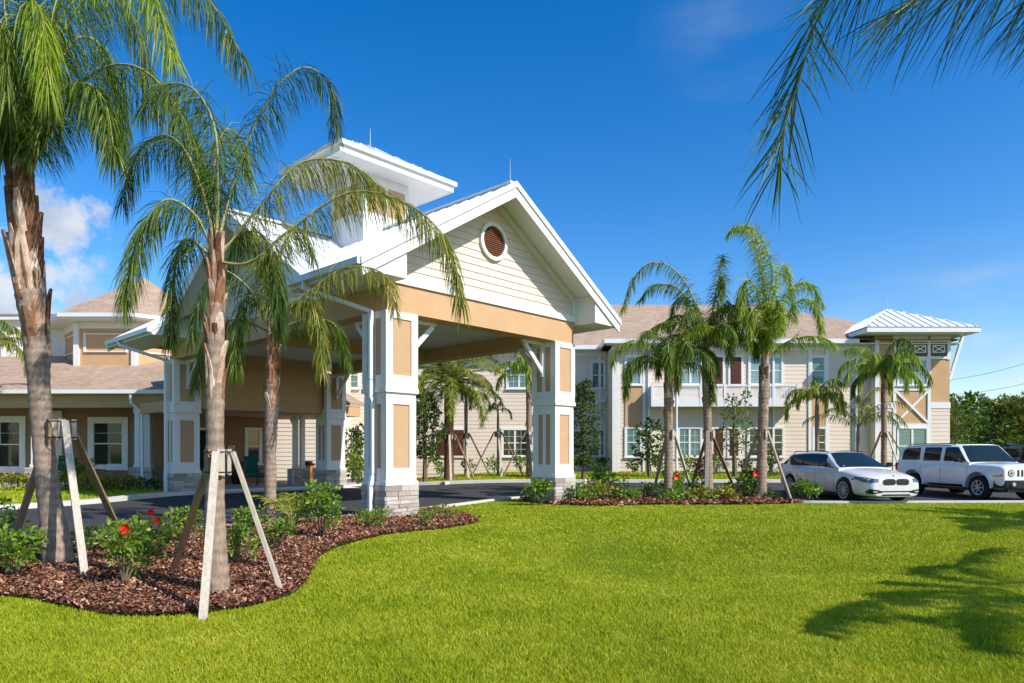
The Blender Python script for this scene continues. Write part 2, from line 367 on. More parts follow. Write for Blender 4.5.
kerb('kerb_by_building', far[:-2], n=120, w=.3, side=-1)
def inside(poly, x, y):
    c = False; n = len(poly)
    for i in range(n):
        x0, y0 = poly[i]; x1, y1 = poly[i-1]
        if (y0 > y) != (y1 > y) and x < (x1-x0)*(y-y0)/(y1-y0)+x0: c = not c
    return c
def inside_np(poly, X, Y):
    c = np.zeros(X.shape, bool); n = len(poly)
    for i in range(n):
        x0, y0 = poly[i]; x1, y1 = poly[i-1]
        if y0 == y1: continue
        c ^= ((y0 > Y) != (y1 > Y)) & (X < (x1-x0)*(Y-y0)/(y1-y0)+x0)
    return c
def smooth_poly(pts, n=5):
    P = [Vector((x, y, 0)) for x, y in pts]; out = []
    return [(p.x, p.y) for p in catmull(P, n*(len(P)-1))]
bedL = smooth_poly([(-8.6, 6.3), (-7.0, 6.9), (-5.05, 6.74), (-4.2, 6.35), (-3.51, 5.97), (-3.0, 5.95), (-2.6, 6.12), (-2.3, 6.5), (-2.2, 7.0), (-2.33, 7.9), (-2.6, 9.2), (-2.55, 10.5), (-2.1, 11.8), (-1.3, 12.6), (-.72, 13.7), (-.8, 14.7), (-1.35, 15.8), (-1.9, 17.1)])+[(-3.5, 14.75), (-6.3, 11.9), (-7.0, 10.1), (-7.8, 8.5)]
bedR = smooth_poly([(.25, 20.4), (.55, 18.9), (1.3, 18.15), (2.3, 17.75), (3.7, 18.2), (5.1, 18.2), (6.7, 18.35), (8.0, 18.85), (8.0, 19.5)])+[(7.65, 20.85), (6.9, 21.2), (2.5, 21.1), (1.0, 20.95)]
sheet('mulch_bed', bedL, M['mulch'], .035); sheet('mulch_bed', bedR, M['mulch'], .035)
rng = np.random.default_rng(7)
def big_mesh(name, V, Fc, tint, mat):       # V (n,k,3) each item one k-gon
    n, k, _ = V.shape; me = bpy.data.meshes.new(name)
    me.vertices.add(n*k); me.vertices.foreach_set('co', V.reshape(-1).astype(np.float32))
    me.loops.add(n*k); me.loops.foreach_set('vertex_index', np.arange(n*k, dtype=np.int32))
    me.polygons.add(n); me.polygons.foreach_set('loop_start', (np.arange(n)*k).astype(np.int32)); me.polygons.foreach_set('loop_total', np.full(n, k, np.int32))
    me.update(calc_edges=True); a = me.attributes.new('tint', 'FLOAT', 'FACE'); a.data.foreach_set('value', tint.astype(np.float32))
    me.materials.append(mat); o = bpy.data.objects.new(name, me); COL.objects.link(o); return o
near_np = near+[(40, 60), (-26, 60)]
def scatter_pts(n, y0, y1):
    Y = y0*(y1/y0)**rng.random(n)           # ~1/Y density per depth, constant on screen
    X = (rng.random(n)*2-1)*(Y*.80+.5); return X, Y
X, Y = scatter_pts(1050000, 3.9, 21)
keep = ~inside_np(bedL, X, Y) & ~inside_np(bedR, X, Y) & ~inside_np(near+[(40, 60), (-40, 60), (-40, 0)], X, Y)
X = X[keep]; Y = Y[keep]; n = len(X)
h = (.020+.028*rng.random(n)); w = .0015+.00058*Y*(.6+.8*rng.random(n)); a = rng.random(n)*6.283; lean = rng.normal(0, .55, (n, 2))*h[:, None]
dx = np.cos(a)*w; dy = np.sin(a)*w; q = np.clip((X+1.5)/3.5, 0, 1); q = q*q*(3-2*q); z0 = -.22*q*np.exp(-((Y-9.6)/2.7)**2)+.05*q*np.exp(-((Y-15.5)/1.6)**2)-.004
V = np.stack([np.stack([X-dx, Y-dy, z0], 1), np.stack([X+dx, Y+dy, z0], 1), np.stack([X+lean[:, 0], Y+lean[:, 1], h+z0], 1)], 1)
tag(big_mesh('lawn_grass', V, None, rng.random(n), M['blade']), 'short bright green lawn grass running from the mulch beds to the camera', 'grass', kind='stuff')
# grass strips by the buildings
X = rng.random(60000)*46-15; Y = 27.2+rng.random(60000)*7
hh = np.array([ground(x, y) for x, y in zip(X, Y)]); keep = (X > -5.2); X = X[keep]; Y = Y[keep]; hh = hh[keep]
X2 = -26+rng.random(26000)*14; Y2 = 14+rng.random(26000)*13
k2 = inside_np([(-10.9, 22.3), (-11.5, 18.6), (-12.6, 16.3), (-14.7, 13.6), (-19.2, 9), (-24, 9), (-24, 28), (-14.5, 28), (-12.3, 24.4)], X2, Y2)
X = np.concatenate([X, X2[k2]]); Y = np.concatenate([Y, Y2[k2]]); hh = np.concatenate([hh, np.zeros(k2.sum())]); n = len(X)
h = .05+.05*rng.random(n); w = .03*np.ones(n); a = rng.random(n)*6.283; dx = np.cos(a)*w; dy = np.sin(a)*w
V = np.stack([np.stack([X-dx, Y-dy, hh], 1), np.stack([X+dx, Y+dy, hh], 1), np.stack([X+rng.normal(0, .02, n), Y, hh+h], 1)], 1)
tag(big_mesh('verge_grass', V, None, rng.random(n), M['blade']), 'strip of green grass between the driveway kerb and the building walls', 'grass', kind='stuff')
# bark chips
for poly, cnt, s0, who in ((bedL, 120000, .0145, 'left'), (bedR, 26000, .026, 'right')):
    P = np.array(poly); x0, y0 = P.min(0); x1, y1 = P.max(0)
    if who == 'left': Y = y0*(y1/y0)**rng.random(cnt); X = x0+rng.random(cnt)*(x1-x0)
    else: X = x0+rng.random(cnt)*(x1-x0); Y = y0+rng.random(cnt)*(y1-y0)
    k = inside_np(poly, X, Y); X = X[k]; Y = Y[k]; n = len(X); X = X+rng.normal(0, .025, n)+(rng.random(n) < .03)*rng.normal(0, .12, n); Y = Y+rng.normal(0, .025, n)
    L = s0*(.5+1.3*rng.random(n))*(1+.04*(Y-6)); Wd = L*(.25+.4*rng.random(n)); a = rng.random(n)*6.283; tl = rng.normal(0, .45, n); tw = rng.normal(0, .45, n)
    c, s = np.cos(a), np.sin(a); z = .045+.04*rng.random(n)
    ux = np.stack([c, s, tl], 1); vx = np.stack([-s, c, tw], 1); C = np.stack([X, Y, z], 1)
    V = np.stack([C-ux*L[:, None]-vx*Wd[:, None], C+ux*L[:, None]-vx*Wd[:, None]*.7, C+ux*L[:, None]*.8+vx*Wd[:, None], C-ux*L[:, None]*.9+vx*Wd[:, None]*.8], 1)
    tag(big_mesh('bark_mulch', V, None, rng.random(n)**1.3, M['chip']), 'red brown bark mulch in the bed under the two large near palms' if who == 'left' else 'red brown bark mulch in the bed under the three palms beside the white wagon', 'mulch', kind='stuff')

# ------------------------------------------------------------------ building pieces
def laps(m, a0, a1, z0, z1, place, step=.17, proud=.012, zlim=None):
    """lap siding boards from z0 to z1 between a0..a1; place(a,z,out)->point; zlim(z)->(a0,a1)"""
    z = z0
    while z < z1-.01:
        zt = min(z+step, z1); l0, r0 = (a0, a1) if not zlim else zlim(z); l1, r1 = (a0, a1) if not zlim else zlim(zt)
        if r0-l0 < .03: break
        if r1 < l1: l1 = r1 = (l1+r1)/2
        m.add([place(l0, z, proud), place(r0, z, proud), place(r1, zt, 0.002), place(l1, zt, 0.002), place(l0, z, -.01), place(r0, z, -.01)], [(0, 1, 2, 3), (4, 5, 1, 0)])
        z = zt
def frame(m, x0, x1, z0, z1, w, y0, y1):     # picture-frame of four boards on a face at y0..y1
    m.box(x0, x1, y0, y1, z1-w, z1).box(x0, x1, y0, y1, z0, z0+w).box(x0, x0+w, y0, y1, z0+w, z1-w).box(x1-w, x1, y0, y1, z0+w, z1-w)
def window(parent, x0, x1, z0, z1, y, gl='glass', cols=1, rows=2, mullion=1, trim=.11, off=None, sill=True, mun=.015, low=True):
    """window on a wall facing -y at plane y"""
    f = MB(); frame(f, x0-trim, x1+trim, z0-trim, z1+trim, trim, y-.05, y+.02)
    if sill: f.box(x0-trim-.04, x1+trim+.04, y-.09, y-.05+.001, z0-trim, z0-trim+.06)
    fo = f.build('window', M['trim'], parent, offset=off)
    p = MB().box(x0, x1, y-.004, y+.02, z0, z1); p.build('pane', M[gl], fo)
    s = MB(); frame(s, x0, x1, z0, z1, .032, y-.03, y-.004)
    for k in range(1, mullion):
        xm = x0+(x1-x0)*k/mullion; s.box(xm-.05, xm+.05, y-.034, y-.004, z0+.04, z1-.04)
    zm = (z0+z1)/2; s.box(x0+.04, x1-.04, y-.026, y-.004, zm-.025, zm+.025)
    for b in range(mullion):
        bx0 = x0+(x1-x0)*b/mullion; bx1 = x0+(x1-x0)*(b+1)/mullion
        for k in range(1, cols):
            xm = bx0+(bx1-bx0)*k/cols; s.box(xm-mun/2, xm+mun/2, y-.018, y-.004, z0+.04 if low else zm, z1-.04)
    for half in ((0, 1) if low else (1,)):
        for k in range(1, rows):
            zz = z0+(z1-z0)/2*(half+k/rows); s.box(x0+.04, x1-.04, y-.016, y-.004, zz-mun/2, zz+mun/2)
    s.build('sash', M['trim'], fo); return fo
def clip_line(poly, p, d):      # poly convex 2d, line p+t d -> t interval
    t0, t1 = -1e9, 1e9; n = len(poly); cx = sum(q[0] for q in poly)/n; cy = sum(q[1] for q in poly)/n
    for i in range(n):
        ax, ay = poly[i]; bx, by = poly[(i+1) % n]; nx_, ny_ = by-ay, ax-bx
        if (cx-ax)*nx_+(cy-ay)*ny_ < 0: nx_, ny_ = -nx_, -ny_
        den = d[0]*nx_+d[1]*ny_; num = (p[0]-ax)*nx_+(p[1]-ay)*ny_
        if abs(den) < 1e-9:
            if num < 0: return None
            continue
        t = -num/den
        if den > 0: t0 = max(t0, t)
        else: t1 = min(t1, t)
    return (t0, t1) if t1-t0 > .03 else None
def roof_plane(m, poly, zf, th=.1, ribdir=None, spacing=.42, rib=.035, inset=.0):
    top = [Vector((x, y, zf(x, y))) for x, y in poly]
    m.prism([p-Vector((0, 0, th)) for p in top], (0, 0, th-.001))
    if ribdir is not None:
        dx, dy = ribdir; px_, py_ = -dy, dx
        vals = [x*px_+y*py_ for x, y in poly]; a = min(vals)+spacing/2
        while a < max(vals):
            iv = clip_line(poly, (px_*a, py_*a), ribdir)
            if iv:
                t0, t1 = iv; q0 = (px_*a+dx*t0, py_*a+dy*t0); q1 = (px_*a+dx*t1, py_*a+dy*t1)
                m.bar((q0[0], q0[1], zf(*q0)+rib/2-.002), (q1[0], q1[1], zf(*q1)+rib/2-.002), .035, rib)
            a += spacing
def ledge_stone(m, x0, x1, y0, y1, z0, z1, rnd, seed=3):
    m.box(x0+.03, x1-.03, y0+.03, y1-.03, z0, z1-.01, .3)
    z = z0
    while z < z1-.02:
        hgt = min(rnd.choice((.06, .085, .11)), z1-z)
        if z1-z-hgt < .04: hgt = z1-z
        for side in range(4):
            L = (x1-x0) if side in (0, 2) else (y1-y0); a = 0
            while a < L-.01:
                l = min(rnd.uniform(.14, .42), L-a)
                if L-a-l < .08: l = L-a
                o = rnd.uniform(0, .028); t = rnd.random(); e = .004
                if side == 0: m.box(x0+a+e, x0+a+l-e, y0-o, y0+.05, z+e, z+hgt-e, t)
                if side == 2: m.box(x0+a+e, x0+a+l-e, y1-.05, y1+o, z+e, z+hgt-e, t)
                if side == 1: m.box(x0-o, x0+.05, y0+a+e, y0+a+l-e, z+e, z+hgt-e, t)
                if side == 3: m.box(x1-.05, x1+o, y0+a+e, y0+a+l-e, z+e, z+hgt-e, t)
                a += l
        z += hgt

# ------------------------------------------------------------------ entrance canopy (local x along gable front, local y to the back)
CO = (-2.647, 14.35, 0)
can = empty('entrance_canopy', CO, R(47), 'large drive-through entrance canopy with tan beams and white metal gable roof', 'canopy')
RU, RZ, SL = 3.22, 7.80, .615; HU = 4.31; VS = 6.1; VE = 14.0; OH = .7
CW = .85; ZB, ZT = 4.43, 5.03
def zr(u, v): return RZ-SL*abs(u-RU)
def zs(u, v): return RZ-SL*abs(v-VS)
rm = MB()
uL, uR = RU-HU, RU+HU
roof_plane(rm, [(uL, -OH), (RU, -OH), (RU, VS), (uL, VS-HU)], zr, .1, (1, 0))
roof_plane(rm, [(uL, VS+HU), (RU, VS), (RU, VE), (uL, VE)], zr, .1, (1, 0))
roof_plane(rm, [(uR, -OH), (RU, -OH), (RU, VS), (uR, VS-HU)], zr, .1, (1, 0))
roof_plane(rm, [(uR, VS+HU), (RU, VS), (RU, VE), (uR, VE)], zr, .1, (1, 0))
k = HU-OH+(0-uL)-HU   # valley start where the side rake meets the main slope
vl = VS-HU+(-OH-uL)
roof_plane(rm, [(-OH, vl), (-OH, VS), (RU, VS)], zs, .1, (0, 1)); roof_plane(rm, [(-OH, 2*VS-vl), (-OH, VS), (RU, VS)], zs, .1, (0, 1))
uo = 6.45+OH
roof_plane(rm, [(uo, vl), (uo, VS), (RU, VS)], zs, .1, (0, 1)); roof_plane(rm, [(uo, 2*VS-vl), (uo, VS), (RU, VS)], zs, .1, (0, 1))
rm.bar((RU, -OH, RZ+.02), (RU, VE, RZ+.02), .28, .05); rm.bar((-OH, VS, RZ+.02), (uo, VS, RZ+.02), .28, .05)
rm.build('roof', M['metalroof'], can)
fa = MB()     # rake and eave fascia
def rake(m, p, q, dep, th, axis):
    p = Vector(p); q = Vector(q); m.prism([p, q, q-Vector((0, 0, dep)), p-Vector((0, 0, dep))], axis)
for v0, ax in ((-OH-.05, (0, .05, 0)), (VE, (0, .05, 0))):
    for s in (-1, 1): rake(fa, (RU, v0, RZ+.03), (RU+s*(HU+.03), v0, RZ-SL*HU+.01), .36, .04, ax)
    for s in (-1, 1): rake(fa, (RU, v0-.035 if v0 < 0 else v0+.05, RZ+.05), (RU+s*(HU+.06), v0-.035 if v0 < 0 else v0+.05, RZ-SL*HU+.01), .14, .04, (0, .034, 0))
for u0 in (-OH-.05, uo):
    for s in (-1, 1): rake(fa, (u0, VS, RZ+.03), (u0, VS+s*(VS-vl), RZ-SL*(VS-vl)+.03), .36, .04, (.05, 0, 0))
ez = RZ-SL*HU
for (a, b) in ((-OH, VS-HU+.3), (VS+HU-.3, VE)):
    for s, u0 in ((-1, uL), (1, uR)):
        u1 = 0 if s < 0 else 6.45; z1 = zr(u1, 0)-.12
        fa.prism([(u0, a, ez-.115), (u0, a, 4.95), (u1, a, 4.95), (u1, a, z1)], (0, b-a, 0))
fa.build('fascia', M['white'], can)
for (a, b) in ((-OH-.04, VS-HU+.3), (VS+HU-.3, VE)):
    for x_ in (uL-.13, uR+.01): MB().box(x_, x_+.12, a, b, ez-.13, ez+.005).build('gutter', M['gutter'], can)
# gable walls
def gable_front(y, name='gable_wall'):
    m = MB(); zt = lambda z: (RZ-.1-z)/SL
    laps(m, 0, 0, ZT+.16, RZ-.2, lambda a, z, o: (a, y-o, z), .175, .02, lambda z: (max(0, RU-zt(z)), min(6.45, RU+zt(z))))
    m.add([(0, y+.04, ZT+.1), (6.45, y+.04, ZT+.1), (6.45, y+.04, zr(6.45, 0)-.11), (RU, y+.04, RZ-.11), (0, y+.04, zr(0, 0)-.11)], [(0, 1, 2, 3, 4)])
    return m.build(name, M['siding'], can, fixn=False)
gable_front(.03)
m = MB()
for x, sgn in ((.03, -1), (6.42, 1)):
    zt = lambda z: (RZ-.1-z)/SL
    laps(m, 0, 0, ZT+.16, RZ-.2, lambda a, z, o: (x+sgn*o, a, z), .175, .02, lambda z: (VS-zt(z), VS+zt(z)))
m.build('side_gable_wall', M['siding'], can, fixn=False)
m = MB(); m.add([(uL+1.1, VE-.3, ZT), (uR-1.1, VE-.3, ZT), (uR-1.1, VE-.3, zr(uR-1.1, 0)-.1), (RU, VE-.3, RZ-.11), (uL+1.1, VE-.3, zr(uL+1.1, 0)-.1)], [(0, 1, 2, 3, 4)]); m.build('rear_gable_wall', M['siding'], can)
t = MB()
t.box(-.02, 6.47, -.03, .08, ZT+.001, ZT+.17)
for s in (-1, 1):
    a = Vector((RU, -.025, RZ-.11)); b = Vector((RU+s*3.23, -.025, RZ-.11-SL*3.23)); t.prism([a, b, b-Vector((0, 0, .2)), a-Vector((0, 0, .2))], (0, .05, 0))
t.box(6.33, 6.45, -.027, .05, ZT+.17, 5.75)
t.box(-.03, .08, .08, 12.1, ZT+.001, ZT+.17); t.box(6.37, 6.48, .08, 12.1, ZT+.001, ZT+.17)
t.build('trim_board', M['trim'], can)
# round louvred vent
vent = MB(); ringn = 40; vc = (RU-.02, 6.56)
def ringm(m, r0, r1, y0, y1, n=40):
    vs = []
    for k in range(n):
        a = 2*math.pi*k/n; c, s_ = math.cos(a), math.sin(a)
        for r, y in ((r0, y0), (r1, y0), (r1, y1), (r0, y1)): vs.append((vc[0]+c*r, y, vc[1]+s_*r))
    m.add(vs, [(k*4+j, k*4+(j+1) % 4, ((k+1) % n)*4+(j+1) % 4, ((k+1) % n)*4+j) for k in range(n) for j in range(4)])
ringm(vent, .37, .46, -.06, .02)
vo = vent.build('gable_vent', M['trim'], can, smooth=False)
lv = MB(); zz = -.36
lv.add([(vc[0]+.372*math.cos(2*math.pi*k/32), .012, vc[1]+.372*math.sin(2*math.pi*k/32)) for k in range(32)], [tuple(range(32))])
while zz < .35:
    hw = math.sqrt(max(.37**2-(zz+.02)**2, 0)); lv.add([(vc[0]-hw, -.035, vc[1]+zz), (vc[0]+hw, -.035, vc[1]+zz), (vc[0]+hw, .005, vc[1]+zz+.045), (vc[0]-hw, .005, vc[1]+zz+.045), (vc[0]-hw, -.028, vc[1]+zz-.006), (vc[0]+hw, -.028, vc[1]+zz-.006)], [(0, 1, 2, 3), (0, 4, 5, 1)]); zz += .05
lv.build('louvre', M['louvre'], vo)
# beams and ceiling
b = MB(); b.box(.04, 6.41, .02, .45, ZB, ZT); b.build('front_beam', M['stucco'], can)
b = MB(); b.box(.02, .45, .452, 11.6, ZB, ZT); b.build('side_beam', M['stucco'], can)
b = MB(); b.box(6.0, 6.43, .452, 11.6, ZB, ZT); b.build('side_beam', M['stucco'], can)
b = MB(); b.box(.86, 5.59, 11.6, 12.0, 2.88, ZT); b.build('rear_header', M['stucco'], can)
b = MB(); b.box(.46, 5.99, 5.9, 6.25, ZB+.02, ZT); b.build('cross_beam', M['stucco'], can)
c_ = MB(); c_.box(.452, 5.998, .452, 11.59, ZT-.2, ZT-.12); c_.build('ceiling', M['soffit'], can)
for v in (3.2, 9):
    l = MB(); l.tube([(RU, v, ZT-.215), (RU, v, ZT-.19)], .14, 18); l.build('ceiling_light', M['white'], can)
# columns
rnd = random.Random(5)
def column():
    root = MB(); W_ = CW
    up0, up1 = .0, W_; lo0, lo1 = .05, W_-.05
    root.box(.06, W_-.06, .06, W_-.06, .7, 2.6)          # lower shaft core
    col = root.build('column', M['trim'], can)
    cap = MB(); cap.box(-.01, W_+.01, -.01, W_+.01, .72, .80); cap.box(.02, W_-.02, .02, W_-.02, .80, .93)
    cap.build('moulding', M['trim'], col); cap = MB(); cap.box(-.02, W_+.02, -.02, W_+.02, 2.70, 2.80); cap.box(.03, W_-.03, .03, W_-.03, 2.6, 2.70); cap.box(.0, W_, .0, W_, 2.80, 2.92)
    cap.build('moulding', M['trim'], col)
    sh = MB(); sh.box(.03, W_-.03, .03, W_-.03, 2.92, ZB-.002); sh.build('upper_shaft', M['trim'], col)
    pn = MB(); fr = MB()
    for z0, z1, e in ((.93, 2.6, .055), (2.92, ZB-.002, .025)):
        for side in range(4):
            def P(a0, a1, d0, d1, za, zb, mm):
                if side == 0: mm.box(a0, a1, d0, d1, za, zb)
                if side == 1: mm.box(d0, d1, a0, a1, za, zb)
                if side == 2: mm.box(a0, a1, W_-d1, W_-d0, za, zb)
                if side == 3: mm.box(W_-d1, W_-d0, a0, a1, za, zb)
            w = .15; P(e+w, W_-e-w, e-.004, e+.02, z0+w, z1-w, pn)
            q = 0 if side in (0, 2) else .03
            P(e-.03+q, W_-e+.03-q, e-.03, e, z0, z0+w, fr); P(e-.03+q, W_-e+.03-q, e-.03, e, z1-w, z1, fr)
            P(e-.03+q, e+w, e-.03, e, z0+w, z1-w, fr); P(W_-e-w, W_-e+.03-q, e-.03, e, z0+w, z1-w, fr)
            if side in (1, 3): P(W_/2-.05, W_/2+.05, e-.028, e, z0+w, z1-w, fr)
    pn.build('panel', M['panel'], col); fr.build('panel_frame', M['trim'], col)
    st = MB(); ledge_stone(st, -.01, W_+.01, -.01, W_+.01, -.05, .72, rnd); st.build('stone_base', M['stone'], col, attr=True, fixn=True)
    return col
col0 = column()
cols = [col0]
for (u, v) in ((5.6, 0), (0, 11.3), (5.6, 11.3)):
    c = copy_tree(col0, can); c.location = (u, v, 0); cols.append(c)
def bracket(p, d):           # knee brace: p = point on column face at beam level, d = unit direction outwards
    m = MB(); p = Vector(p); d = Vector(d); side = Vector((-d.y, d.x, 0))
    m.bar(p+d*.045+Vector((0, 0, -.95)), p+d*.045+Vector((0, 0, -.002)), .09, .09, up=side)
    m.bar(p+d*.09+Vector((0, 0, -.05)), p+d*.86+Vector((0, 0, -.05)), .09, .09)
    m.bar(p+d*.06+Vector((0, 0, -.83)), p+d*.78+Vector((0, 0, -.10)), .085, .11)
    m.build('knee_brace', M['trim'], can)
hw = CW/2
for (u, v) in ((0, 0), (5.6, 0), (0, 11.3), (5.6, 11.3)):
    if u == 0: bracket((CW, v+hw, ZB), (1, 0, 0))
    else: bracket((u, v+hw, ZB), (-1, 0, 0))
    if v == 0: bracket((u+hw, CW, ZB), (0, 1, 0))
    else: bracket((u+hw, v, ZB), (0, -1, 0))
# downspouts
def downspout(parent, pts, r=.045, name='downspout', mat='gutter'):
    m = MB(); P = [Vector(p) for p in pts]
    for a, b in zip(P[:-1], P[1:]):
        e = (b-a).normalized()*.02; m.bar(a-e, b+e, .09, .075, up=(0, 1, 0) if abs((b-a).normalized().y) < .8 else (1, 0, 0))
    return m.build(name, M[mat], parent)
downspout(can, [(uL-.06, 1.3, ez-.12), (uL-.06, 1.3, ez-.28), (-.09, .42, 4.42), (-.09, .42, 2.97), (-.09, .42, 2.62), (-.04, .42, 2.5), (-.04, .42, .95), (-.1, .42, .7), (-.1, .42, .02)])
downspout(can, [(uL-.06, 12.9, ez-.12), (uL-.06, 12.6, ez-.3), (-.09, 11.75, 4.42), (-.09, 11.75, .1)])
# cupola
cx, cy, ce, cw, cb, cz = RU, 5.12, 9.56, 1.98, .80, 10.45; cv = 1.48
cup = MB(); cup.box(cx-cb, cx+cb, cy-cb, cy+cb, 6.9, 9.27); co = cup.build('cupola', M['white'], can)
m = MB(); sl = (cz-ce)/cw; slv = (cz-ce)/cv
for poly, zf, d in (([(cx-cw, cy-cv), (cx+cw, cy-cv), (cx, cy)], lambda x, y: ce+slv*(y-(cy-cv)), (0, 1)), ([(cx-cw, cy+cv), (cx+cw, cy+cv), (cx, cy)], lambda x, y: ce+slv*((cy+cv)-y), (0, 1)),
                ([(cx-cw, cy-cv), (cx-cw, cy+cv), (cx, cy)], lambda x, y: ce+sl*(x-(cx-cw)), (1, 0)), ([(cx+cw, cy-cv), (cx+cw, cy+cv), (cx, cy)], lambda x, y: ce+sl*((cx+cw)-x), (1, 0))):
    roof_plane(m, poly, zf, .05, d, .4)
m.build('cupola_roof', M['metalroof'], co)
m = MB(); m.box(cx-cw+.06, cx+cw-.06, cy-cv+.06, cy+cv-.06, ce-.29, ce-.055)
frame_o = cw+.0
m.box(cx-cw, cx+cw, cy-cv, cy-cv+.06, ce-.30, ce-.002); m.box(cx-cw, cx+cw, cy+cv-.06, cy+cv, ce-.30, ce-.002); m.box(cx-cw, cx-cw+.06, cy-cv+.06, cy+cv-.06, ce-.30, ce-.002); m.box(cx+cw-.06, cx+cw, cy-cv+.06, cy+cv-.06, ce-.30, ce-.002)
for s in ((-1, 0), (1, 0), (0, -1), (0, 1)):
    x, y = cx+s[0]*(cw+.04), cy+s[1]*(cv+.04)
    if s[0]: m.box(x-.04, x+.04, cy-cv-.08, cy+cv+.08, ce-.12, ce+.0)
    else: m.box(cx-cw+.0, cx+cw-.0, y-.04, y+.04, ce-.12, ce+.0)
m.build('cupola_fascia', M['white'], co)
m = MB()
for s in (-1, 1):
    for q in (-1, 1):
        m.box(cx+(.06 if q > 0 else -.66), cx+(.66 if q > 0 else -.06), cy+s*cb-.012, cy+s*cb+.012, 8.2, 9.0); m.box(cx+s*cb-.012, cx+s*cb+.012, cy+(.06 if q > 0 else -.66), cy+(.66 if q > 0 else -.06), 8.2, 9.0)
m.build('cupola_panel', M['panel'], co)
for p in ((cx, cy, cz), (RU-.05, -OH+.1, RZ+.05)):
    m = MB(); m.tube([p, (p[0], p[1], p[2]+.55)], [.02, .008], 6); m.build('lightning_rod', M['steel'], can)

# ------------------------------------------------------------------ entry block behind canopy (same frame)
ent = empty('entrance_hall', CO, R(47), 'brown stucco entrance hall with low porch behind the canopy', 'building')
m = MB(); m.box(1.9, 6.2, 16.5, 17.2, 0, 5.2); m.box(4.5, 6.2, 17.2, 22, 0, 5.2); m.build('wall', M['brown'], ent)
m = MB(); m.box(.95, 7.9, 12.45, 17.2, 2.9, 3.3); m.build('porch_soffit', M['stucco'], ent)
m = MB()
m.prism([(.9, 12.4, 3.32), (8.1, 12.4, 3.32), (8.1, 17.2, 5.2), (1.9, 17.2, 5.2)], (0, 0, .12)); m.box(6.2, 8.1, 17.2, 20, 5.1, 5.32); m.build('roof', M['shingle'], ent)
for nm, x0, x1, z0, z1 in (('door', 2.35, 3.4, .1, 2.3),):
    d = MB(); d.box(x0, x1, 16.42, 16.49, z0, z1); dd = d.build(nm, M['darkroom'], ent)
    f = MB(); frame(f, x0-.1, x1+.1, z0-.1, z1+.1, .1, 16.38, 16.5); f.build('door_frame', M['trim'], dd)
window(ent, 4.95, 5.5, .95, 2.35, 16.49, 'glass_dark', 1, 1)
for (u, v) in ((5.55, 13.6), (7.35, 14.7)):
    p = MB()
    for du in (0, .3):
        p.box(u+du, u+du+.17, v, v+.17, .75, 2.9); p.box(u+du-.02, u+du+.19, v-.02, v+.19, .75, .85); p.box(u+du-.02, u+du+.19, v-.02, v+.19, 2.75, 2.9)
    po = p.build('porch_post', M['trim'], ent)
    s_ = MB(); ledge_stone(s_, u-.12, u+.6, v-.15, v+.35, 0, .74, rnd); s_.build('stone_base', M['stone'], po, attr=True)
downspout(ent, [(5.35, 13.5, 2.95), (5.35, 13.5, 2.7), (5.45, 13.5, 2.5), (5.45, 13.5, .1)])
# things on the entry porch
def L2W(u, v): 
    c, s_ = math.cos(R(47)), math.sin(R(47)); return (CO[0]+u*c-v*s_, CO[1]+u*s_+v*c)
def patio_chair(x, y, rz, label):
    r = empty('patio_chair', (x, y, .075), rz, label, 'chair')
    m = MB(); m.box(-.28, .28, -.28, .28, .38, .5); m.build('seat', M['teal'], r, bevel=.02)
    m = MB(); m.prism([(-.28, .26, .45), (.28, .26, .45), (.28, .42, 1.15), (-.28, .42, 1.15)], (0, .1, .02)); m.build('backrest', M['teal'], r)
    for sx in (-1, 1):
        m = MB(); m.tube([(sx*.31, .36, .0), (sx*.31, .33, .65), (sx*.31, -.3, .66), (sx*.31, -.3, .0)], .018, 6); m.build('arm_frame', M['black'], r)
    m = MB(); m.box(-.31, .31, -.27, .3, .33, .375); m.build('seat_frame', M['black'], r); return r
x, y = (-10.15, 27.3); patio_chair(x, y, R(60), 'teal cushioned chair on the entrance porch beside the tall window')
patio_chair(-18.9, 28.7, R(15), 'teal chair on the left porch under the far left window')
x, y = L2W(4.2, 15.9); r = empty('planter', (x, y, .075), 0, 'dark round planter of leafy plants beside the entrance door', 'planter')
m = MB(); m.tube([(0, 0, 0), (0, 0, .05), (0, 0, .45), (0, 0, .5)], [.15, .17, .25, .27], 16); m.build('pot', M['black'], r)
planter_root = r
x, y = (-9.25, 31.0); r = empty('waste_bin', (x, y, .075), R(40), 'orange wooden waste bin with dark lid beside the porch posts', 'bin')
m = MB(); m.box(-.2, .2, -.2, .2, .03, .72)
for k in range(5): m.box(-.2+k*.082, -.2+k*.082+.068, -.215, -.2, .05, .7)
m.build('body', M['orange'], r); m = MB(); m.box(-.23, .23, -.23, .23, .72, .82); m.box(-.15, .15, -.15, .15, .82, .92); m.build('lid', M['black'], r)
u, v = 4.25, 16.46; x, y = L2W(u, v); sg = empty('wall_sign', (x, y, 1.55), R(47), 'small pale notice with red round symbol on the entrance wall', 'sign')
m = MB(); m.box(-.14, .14, -.02, .0, -.13, .13); m.build('plate', M['white'], sg)
m = MB()
n = 24; vs = []
for k in range(n):
    a = 2*math.pi*k/n
    for r_, yy in ((.07, -.024), (.1, -.024)): vs.append((r_*math.cos(a), yy, r_*math.sin(a)))
m.add(vs, [(2*k, 2*k+1, 2*((k+1) % n)+1, 2*((k+1) % n)) for k in range(n)]); m.bar((-.055, -.024, .055), (.055, -.024, -.055), .02, .004); m.build('symbol', M['red'], sg)

